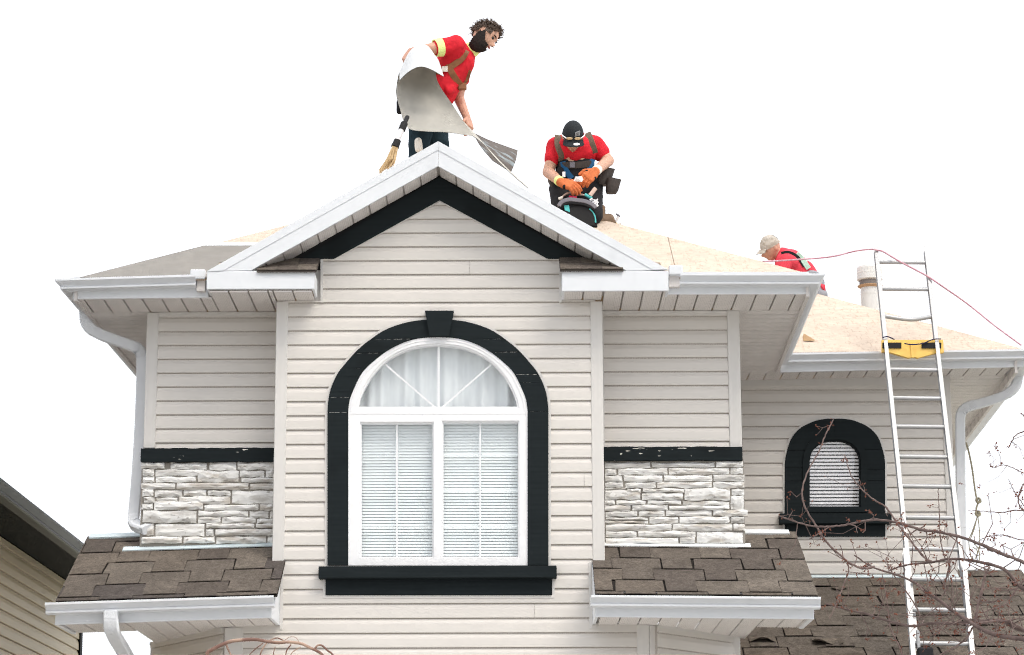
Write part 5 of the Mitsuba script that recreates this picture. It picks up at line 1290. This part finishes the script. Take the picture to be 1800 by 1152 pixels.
part(CAPK, 'emblem', move(join([tube([[.098 - .004 * k, .012 + .011 * k, .066 + .001 * k], [.088 - .006 * k, .014 + .011 * k, .094 + .002 * k]], .0042, 5) for k in range(4)] + [tube([[.088, .012, .094], [.070, .048, .100]], .0042, 5)]), M2), 'm_emblem', True, kind='stuff')
for pts in ([(984, 233), (981, 245), (983, 260), (988, 272), (988, 282)], [(1029, 228), (1035, 242), (1040, 256), (1044, 270)]):
    part(P2, 'harness_strap', strap(shirt, pts, .052, .008, .012), 'm_strap', 40)
for pts in ([(990, 284), (993, 296), (1000, 308), (1006, 315)], [(1040, 280), (1037, 292), (1035, 304)]):
    part(P2, 'harness_strap', strap(pants, pts, .045, .008, .008), 'm_blue', 40, label='blue leg strap of the harness')
part(P2, 'belt', strap(pants, [(984, 292), (1000, 291), (1016, 291), (1040, 288)], .05, .008, .010), 'm_darkleather', 40)
q = hit_mesh(pants, 1006, 291, .016); part(P2, 'buckle', bx(q[0] - .02, q[0] + .02, q[1] - .006, q[1] + .006, q[2] - .024, q[2] + .024, .004), 'm_greyplastic')
def pouch(c, w, h, d, lean=0.0, mat='m_darkleather'):
    ring = []
    for k, (s, zz) in enumerate(((.72, -1), (.95, -.5), (1.0, .2), (1.08, 1))):
        for a in np.linspace(0, 2 * math.pi, 14, endpoint=False):
            r = (abs(math.cos(a)) ** 4 + abs(math.sin(a)) ** 4) ** -.25
            ring.append([c[0] + s * w / 2 * r * math.cos(a) + lean * zz * h / 2, c[1] + s * d / 2 * r * math.sin(a), c[2] + zz * h / 2 + .008 * math.sin(2 * a) * (k == 3)])
    n = 14; F = []
    for i in range(3):
        for j in range(n): F += [[i * n + j, i * n + (j + 1) % n, (i + 1) * n + (j + 1) % n], [i * n + j, (i + 1) * n + (j + 1) % n, (i + 1) * n + j]]
    ring.append([c[0] - lean * h / 2, c[1], c[2] - h / 2]); b = len(ring) - 1
    F += [[(j + 1) % n, j, b] for j in range(n)]
    return TM(ring, F)
part(P2, 'pouch', pouch(J(1064, 312, .0), .11, .13, .10, .25), 'm_darkleather', 50); part(P2, 'pouch', pouch(J(1077, 328, -.05), .105, .11, .09, .2), 'm_darkleather', 50)
part(P2, 'pouch', pouch(J(977, 328, .02), .085, .10, .09, -.3), 'm_darkleather', 50)
part(P2, 'pouch', pouch(J(1052, 330, .02), .07, .19, .09, .0), 'm_blackcloth', 50)
part(P2, 'reel', solid([[(J(985, 300, -.08), .028), (J(987, 316, -.10), .024)]], .01, 3), 'm_blackcloth', True); q = J(991, 307, -.14)
part(P2, 'tag', bx(q[0] - .012, q[0] + .012, q[1] - .003, q[1] + .003, q[2] - .022, q[2] + .022, .002), 'm_paper')
for ft in (ftR, ftL): part(P2, 'boot', solid([[(ft, .052), (ft + A([0, .14, .03]), .04)], (ft, .05, ft + A([0, .10, -.04]), .03)], .014, 4), 'm_brownboot', True)
pc = J(1016, 316, -.37)
single('paper_scrap', rough(tri(hull([pc + A(o) for o in ((-.035, 0, -.012), (.03, -.01, .022), (-.02, -.02, .018), (.028, .0, -.02), (.0, -.028, .0), (0, .02, .01), (.04, .0, .0))])), .003, 40), 'm_paper', 'crumpled white scrap held between the orange gloves', 'paper')

# ------------------------------------------------------------------ open tool bag, loose pouch, hammer
TB = thing('tool_bag', 'open black and grey tool bag with teal trim in front of the kneeling man', 'tool bag')
BYc = 18.72
def bagpt(u, v, dy=0): return at(u, v, BYc + dy)
def dome(sc, front):
    prof = [(983, 398), (985, 384), (990, 372), (999, 364), (1013, 360), (1028, 361), (1041, 368), (1048, 380), (1050, 398)]
    c = A([1016, 388]); P = [tuple(c + (A(p) - c) * sc) for p in prof]
    return P
outer = [bagpt(u, v) for u, v in spline(dome(1.0, 0), 30)]
def slab(pts, y0, y1):
    poly = Polygon([(p[0], p[2]) for p in pts]); Y = pts[0][1]
    return wall_prism(poly, Y, -y0, y1)
bag = slab(outer, 0.0, .24); base = min(p[2] for p in outer)
part(TB, 'shell', bag, 'm_blackcloth', 30)
part(TB, 'front_panel', slab([bagpt(u, v) for u, v in spline(dome(.88, 0), 30)], -.006, .0), 'm_dark', 30)
part(TB, 'trim', tube([bagpt(u, v, -.004) for u, v in spline([(1036, 367), (1042, 373), (1046, 382), (1047, 392)], 16)], .006, 6), 'm_teal', True)
part(TB, 'trim', slab([bagpt(u, v) for u, v in ((991, 362), (1000, 361), (1002, 374), (993, 370))], -.010, -.002), 'm_teal')
rim = spline([(982, 360), (988, 353), (1000, 349), (1013, 350), (1028, 352), (1040, 357), (1047, 363)], 30)
part(TB, 'rim', tube([bagpt(u, v + 3, -.01) for u, v in rim], 1.0, flat=(.03, .045), up=[0, 1, 0]), 'm_greyplastic', 40)
part(TB, 'pocket', tube([bagpt(u, v + 8, -.012) for u, v in rim], 1.0, flat=(.02, .030), up=[0, 1, 0]), 'm_blackcloth', 40)
part(TB, 'handle', tube([bagpt(u, v, .10) for u, v in spline([(986, 352), (991, 344), (1002, 339), (1018, 342), (1032, 344)], 20)], .008, 6), 'm_tan_wood', True)
def tool(name, a, b, r, mat, label, y=.05): single(name, tube([bagpt(*a, y), bagpt(*b, y)], r, 8), mat, label, 'tool', smooth=40)
tool('screwdriver', (1000, 346), (1014, 348), .009, 'm_toolred', 'red handled screwdriver lying across the open tool bag')
tool('chisel', (1037, 344), (1047, 331), .016, 'm_tan_wood', 'pale wooden handle sticking up out of the tool bag')
tool('marker', (1028, 342), (1040, 349), .012, 'm_teal', 'light blue handled tool in the tool bag beside the wooden handle')
tool('knife', (982, 350), (989, 347), .011, 'm_kneepad', 'cream handled tool at the left end of the tool bag')
r = random.Random(3)
wire = [tube(spline([bagpt(r.uniform(1036, 1052), r.uniform(349, 364), r.uniform(-.03, .02)) for _ in range(5)], 20), .004, 5) for _ in range(6)]
single('wire_coil', join(wire), 'm_paper', 'tangle of pale wire over the right edge of the tool bag', 'wire', smooth=True)
q0, q1, q2 = at(1059, 366, 18.95), at(1056, 392, 18.95), at(1075, 395, 18.98)
lp = solid([[(q0, .022), (q1, .045)], [(q1, .05), (q2 + A([-.03, 0, .03]), .055), (q2 + A([.01, 0, -.0]), .03)]], .014, 4)
single('tool_pouch', rough(lp, .010, 15, 2), 'm_brownboot', 'brown suede pouch slumped on the bare roof right of the tool bag', 'pouch', smooth=True)
HM = thing('hammer', 'yellow hammer lying on the bare roof at the far right of the tool bag', 'hammer')
hy = 19.02
part(HM, 'handle', tube([at(1076, 386, hy), at(1083, 395, hy)], .013, 8), 'm_yellow', 40)
part(HM, 'shaft', tube([at(1082, 391, hy), at(1087, 381, hy)], .010, 8), 'm_steel', 40); part(HM, 'claw', tube([at(1083, 376, hy), at(1087, 379, hy), at(1090, 381, hy)], [.006, .009, .006], 6), 'm_greyplastic', 40)
part(HM, 'face', tube([at(1086, 394, hy), at(1092, 393, hy)], .009, 8), 'm_steel', 40)

# ------------------------------------------------------------------ worker three: bent forward behind the hip
W3 = 22.0
J = lambda u, v, dy=0.0: at(u, v, W3 + dy)
P3 = thing('person', 'man in tan cap and red shirt bending forward behind the right hip of the roof', 'person')
sk = J(1355, 436, .0)
fwd = unit(J(1340, 445, -.02) - sk); up = J(1360, 425, .0) - sk
M3, hd, ears, eyes = head_parts(sk, fwd, up, .92)
nk1 = J(1374, 448, .03); chest = J(1388, 464, .04); belly = J(1408, 480, .05); hip = J(1424, 500, .06)
shN, shF = J(1380, 458, -.13), J(1384, 456, .18)
el, wr = J(1372, 488, -.16), J(1352, 505, -.18); elF, wrF = J(1376, 490, .2), J(1352, 508, .15)
kn, ft = J(1440, 522, -.12), J(1436, 534, .30); kn2, ft2 = J(1428, 524, .10), J(1422, 536, .4)
body = [(sk + A([.02, .02, -.03]), .055, nk1, .058), [(shN, .055), (chest, .10), (shF, .055)], [(nk1, .06), (chest, .11)], [(chest, .12), (belly, .115)], [(belly, .115), (hip, .125)], (shN, .052, el, .043), (el, .042, wr, .03), (shF, .052, elF, .043), (elF, .042, wrF, .03),
        (hip + A([0, -.08, 0]), .10, kn, .062), (kn, .06, ft, .048), (hip + A([0, .08, 0]), .10, kn2, .062), (kn2, .06, ft2, .048)]
h1 = hand_bones(wr, A([-.6, -.1, -.6]), A([0, .2, -1]), A([0, -1, 0]), .4); h2 = hand_bones(wrF, A([-.6, -.1, -.6]), A([0, .2, -1]), A([0, 1, 0]), .4)
part(P3, 'body', solid(body + h1 + h2, .014, 5), 'm_skin', True); part(P3, 'head', join([hd] + ears), 'm_skin', True); part(P3, 'eyes', join(eyes), 'm_eye', True, kind='stuff')
shirt = rough(solid([(nk1 + (chest - nk1) * .1, .075, chest, .125), [(shN, .075), (chest, .13), (shF, .075)], [(chest, .132), (belly, .128)], [(belly, .128), (hip, .120)], (shN, .072, shN + (el - shN) * .6, .062), (shF, .07, shF + (elF - shF) * .6, .062)], .014, 5), .005, 16, 6)
part(P3, 'shirt', shirt, 'm_pink_red', True)
part(P3, 'trousers', rough(solid([[(hip, .13), (belly + (hip - belly) * .8, .12)], (hip + A([0, -.08, 0]), .11, kn, .078), (kn, .075, ft, .06), (hip + A([0, .08, 0]), .11, kn2, .078), (kn2, .075, ft2, .06)], .018, 5), .008, 13, 3), 'm_greycloth', True)
cc = cm.vertices * A([.106, .086, .124]) + A([-.004, 0, .004]); cc[:, 2] = np.maximum(cc[:, 2], .012)
CK = part(P3, 'cap', move(TM(cc, cm.faces), M3), 'm_camo', True, label='tan patterned cap with black strap')
part(CK, 'brim', move(join([TM(V, F), TM(V - [0, 0, .004], A(F)[:, ::-1])]), M3), 'm_camo', True)
part(CK, 'strap', move(solid([[(A([-.080, .02, .05]), .020), (A([-.080, -.02, .05]), .020), (A([-.066, .0, .085]), .02)]], .01, 2), M3), 'm_cap', True)
part(P3, 'harness_strap', strap(shirt, [(1373, 447), (1384, 445), (1396, 449), (1406, 458), (1414, 470)], .03, .006, .006), 'm_blackcloth', 40)
part(P3, 'harness_strap', strap(shirt, [(1398, 448), (1406, 454), (1414, 464), (1421, 474)], .045, .012, .02), 'm_mint', 40)
part(P3, 'tool_belt', solid([[(J(1413, 464, .0), .045), (J(1420, 474, .02), .04)]], .014, 3), 'm_mint', True)
q = J(1446, 507, -.16); part(P3, 'rag', rough(tri(hull([q + A(o) for o in ((-.03, 0, .05), (.02, 0, .03), (.03, .02, -.04), (-.01, .02, -.05), (0, -.03, 0))])), .006, 30), 'm_pink_red')
# ================================================================== bare tree at the right, bare shrub at the bottom
bsdf('m_bark', lambda p, n, uv: mix((0.052, 0.036, 0.034), (0.17, 0.125, 0.115), fbm(p.x * 30, p.y * 30, p.z * 30, 3)), 0.8, 0.2)
bsdf('m_twig', lambda p, n, uv: mix((0.065, 0.040, 0.038), (0.22, 0.165, 0.15), fbm(p.x * 40, p.y * 40, p.z * 40, 2)), 0.8, 0.2)
bsdf('m_bud', lambda p, n, uv: mix((0.085, 0.026, 0.020), (0.21, 0.085, 0.055), noise(p.x * 90, p.y * 90, p.z * 90)), 0.7, 0.2)
TREE = thing('bare_tree', 'leafless tree with reddish buds spreading its branches in front of the ladder', 'tree')
TY = 14.2
tr = random.Random(21)
BR_ = {
 'A': ([(2080, 1250), (1930, 1150), (1850, 1132), (1800, 1124), (1764, 1119), (1736, 1111), (1713, 1099), (1698, 1089), (1672, 1072), (1652, 1056), (1630, 1041), (1611, 1026), (1580, 1012), (1534, 997), (1501, 976)], 5.6, 1.2, 0.0),
 'B': ([(2060, 1130), (1930, 1045), (1850, 1010), (1798, 988), (1755, 971), (1704, 949), (1653, 936), (1618, 931), (1577, 919), (1537, 914), (1501, 920), (1471, 925), (1433, 926), (1400, 918), (1369, 907)], 3.6, 1.3, -0.3),
 'C': ([(1537, 997), (1514, 999), (1489, 987), (1480, 979), (1452, 952), (1433, 922), (1416, 893), (1410, 866), (1419, 832), (1441, 790), (1452, 763), (1465, 738)], 2.2, 1.1, -0.05),
 'D': ([(1638, 988), (1624, 979), (1597, 946), (1566, 904), (1556, 890), (1535, 878), (1513, 858), (1497, 838), (1484, 799)], 2.0, 0.9, 0.1),
 'E': ([(2050, 1190), (1930, 1090), (1850, 1058), (1798, 1035), (1772, 1007), (1750, 995), (1704, 985), (1669, 983), (1636, 989), (1603, 992), (1577, 998), (1562, 1004)], 4.2, 1.0, 0.15),
 'F': ([(2060, 1210), (1930, 1130), (1798, 1108), (1765, 1093), (1730, 1092), (1679, 1096), (1636, 1096), (1603, 1101), (1562, 1092), (1522, 1079), (1486, 1071), (1451, 1061)], 4.6, 1.2, 0.3),
 'G': ([(1586, 1190), (1586, 1151), (1565, 1103), (1560, 1063), (1551, 1009)], 1.9, 0.8, 0.5),
 'H': ([(1713, 1099), (1722, 1052), (1732, 1012), (1740, 996)], 3.0, 2.0, 0.05),
 'I': ([(1489, 990), (1492, 1000), (1489, 1012), (1476, 1047), (1458, 1088)], 1.6, 0.9, 0.0),
 'J': ([(1616, 1090), (1615, 1076), (1593, 1040), (1565, 1002), (1560, 985)], 1.6, 0.8, 0.2),
 'K': ([(1668, 984), (1661, 981), (1653, 949), (1651, 905), (1649, 860)], 1.5, 0.7, 0.18),
 'L': ([(1713, 1099), (1730, 1094), (1770, 1092), (1800, 1108)], 3.0, 2.0, 0.28),
 'M': ([(1900, 935), (1850, 915), (1799, 898), (1760, 901), (1729, 899), (1700, 898)], 2.0, 0.7, 2.2),
 'N': ([(1830, 915), (1797, 896), (1790, 879), (1794, 862), (1802, 848), (1830, 820)], 1.6, 1.0, 1.0),
 'V': ([(1900, 760), (1850, 752), (1808, 757), (1787, 764), (1779, 776), (1774, 786)], 1.6, 0.8, .9),
 'W': ([(1900, 900), (1840, 850), (1800, 832), (1768, 818), (1748, 822), (1738, 816)], 1.3, 0.5, 1.4),
 'X': ([(1900, 960), (1840, 945), (1800, 950), (1762, 941), (1730, 946), (1712, 958)], 1.4, 0.6, 1.2),
 'Y': ([(1900, 1000), (1850, 940), (1812, 905), (1786, 868), (1772, 842)], 1.3, 0.6, 1.6),
 'O': ([(1860, 1075), (1800, 1041), (1760, 1034), (1737, 1036), (1715, 1032)], 1.8, 0.7, 0.7),
 'P': ([(1612, 1027), (1622, 1038), (1631, 1050), (1629, 1056)], 1.8, 0.9, -0.02),
 'Q': ([(1669, 984), (1668, 1000), (1660, 1030), (1661, 1044)], 2.2, 1.0, 0.15),
 'R': ([(1850, 1010), (1800, 1020), (1770, 1060), (1740, 1072), (1718, 1079)], 1.9, 0.8, 0.4),
 'S': ([(1651, 1152), (1690, 1130), (1713, 1099)], 1.4, 1.6, 0.1),
 'T': ([(1584, 945), (1600, 938), (1625, 925)], 1.0, 1.2, -.2),
 'U': ([(1423, 948), (1440, 938), (1461, 925)], 0.9, 1.1, -.3),
}
paths = {}
for k, (pts, r0, r1, dy) in BR_.items():
    n = len(pts) * 7
    p2 = spline(pts, n)
    wob = A([[tr.uniform(-.6, .6), tr.uniform(-.6, .6)] for _ in range(n)])
    p2 = p2 + wob * (1 if r0 < 4 else .6)
    P = A([at(u, v, TY + dy + 0.12 * math.sin(0.013 * u + dy * 5)) for u, v in p2])
    R = np.linspace(r0, r1, n) * TY / 4500 * (1 + 0.10 * nrng.standard_normal(n)).clip(0.8, 1.3)
    paths[k] = (P, R, p2)
    part(TREE, 'branch', tube(P, R, 7), 'm_bark' if r0 > 3 else 'm_twig', True)
X0, Yt = paths['A'][0][0][0] + 0.25, TY + 0.1
part(TREE, 'trunk', tube(spline([(X0 + .1, Yt, 0), (X0 + .05, Yt, 1.0), (X0, Yt, 2.0), (X0 - .15, Yt, 2.9), (X0 - .25, Yt, 3.4)], 24), np.linspace(.10, .045, 24), 10), 'm_bark', True)
twigs, buds = [], []
def budcluster(c, n, s):
    for _ in range(n):
        d = A([tr.gauss(0, 1), tr.gauss(0, 1), tr.gauss(0, 1)]); d /= np.linalg.norm(d)
        q = c + d * tr.uniform(0, s); e = d * tr.uniform(.006, .014)
        w = np.cross(d, [0.3, 0.5, 0.8]); w /= np.linalg.norm(w); w *= tr.uniform(.003, .006)
        buds.append(hull([q - e * .4, q + e, q + w, q - w, q + np.cross(d, w), q - np.cross(d, w)]))
for k, (P, R, p2) in paths.items():
    for i in range(2, len(P) - 1):
        if p2[i][0] > 1830: continue
        if tr.random() < (0.13 if R[0] < 2.5 * TY / 4500 else 0.40 if p2[i][1] > 930 else 0.25):
            L = tr.choice([.03, .05, .09, .16, .26]) * tr.uniform(.7, 1.2)
            t = P[i] - P[i - 1]; t /= np.linalg.norm(t)
            d = A([tr.gauss(0, 1), tr.gauss(0, .6), tr.gauss(0.15, 1)]); d -= t * (d @ t) * .7; d /= np.linalg.norm(d)
            mid = P[i] + d * L * .5 + A([0, 0, tr.uniform(-.02, .02)]); end = P[i] + d * L + t * L * .3 + A([0, 0, tr.uniform(-.03, .04)])
            r = min(R[i] * .6, .0036)
            twigs.append(tube([P[i], mid, end], [r, r * .75, r * .5], 5))
            if L > .08 and tr.random() < .7:
                d2 = d + A([tr.gauss(0, .6), tr.gauss(0, .5), tr.gauss(0, .6)]); d2 /= np.linalg.norm(d2)
                twigs.append(tube([mid, mid + d2 * L * .25, mid + d2 * L * .5], [r * .6, r * .5, r * .35], 4)); budcluster(mid + d2 * L * .5, tr.randint(1, 4), .012)
            budcluster(end, tr.randint(1, 6), .018)
        if tr.random() < .16: budcluster(P[i], tr.randint(1, 5), .02)
part(TREE, 'twigs', join(twigs), 'm_twig', True, kind='stuff'); part(TREE, 'buds', join(buds), 'm_bud', kind='stuff')

SH = thing('bare_shrub', 'tip of a bare reddish shrub branch arching across the wall at the bottom', 'shrub')
bsdf('m_red_twig', lambda p, n, uv: mix((0.16, 0.085, 0.066), (0.36, 0.245, 0.185), smoothstep(0.35, 0.65, fbm(p.x * 18, p.y * 18, p.z * 18, 3))), 0.6, 0.3)
SY = 13.0
def sb_(pts, r0, r1, dy=0):
    p = spline(pts, len(pts) * 6); P = A([at(u, v, SY + dy) for u, v in p])
    part(SH, 'branch', tube(P, np.linspace(r0, r1, len(P)) * SY / 4500, 7), 'm_red_twig', True)
sb_([(352, 1250), (358, 1180), (364, 1150), (372, 1143), (385, 1136), (405, 1128), (430, 1125), (450, 1124.5), (470, 1128), (490, 1130), (508, 1129), (530, 1132), (545, 1139), (558, 1145), (567, 1152), (580, 1170)], 3.6, 2.4)
sb_([(397, 1132), (401, 1142), (405, 1150), (412, 1165)], 1.8, 1.4); sb_([(470, 1128), (485, 1122), (494, 1124), (502, 1129)], 1.3, 1.1, .05)
sb_([(470, 1129), (462, 1140), (457, 1152), (452, 1165)], 1.6, 1.0, .1); sb_([(462, 1131), (448, 1142), (438, 1152), (425, 1166)], 1.2, .8, .2)
sb_([(512, 1133), (505, 1142), (502, 1152), (500, 1165)], 1.4, 1.0, .1); sb_([(528, 1138), (515, 1146), (508, 1156)], 1.0, .8, .15)
sb_([(553, 1142), (558, 1135), (566, 1135), (576, 1144), (583, 1149), (590, 1160)], 1.8, 1.6); sb_([(484, 1137), (481, 1147), (479, 1160)], .9, .8, .2)
sb_([(500, 1126), (510, 1120), (520, 1121), (526, 1130)], .6, .5, .1)
SX = at(364, 1150, SY)[0]
part(SH, 'stem', tube(spline([(SX - .2, SY, 0), (SX - .15, SY, 1.0), (SX - .05, SY, 1.9), at(352, 1250, SY)], 20), np.linspace(.03, .011, 20), 8), 'm_red_twig', True)
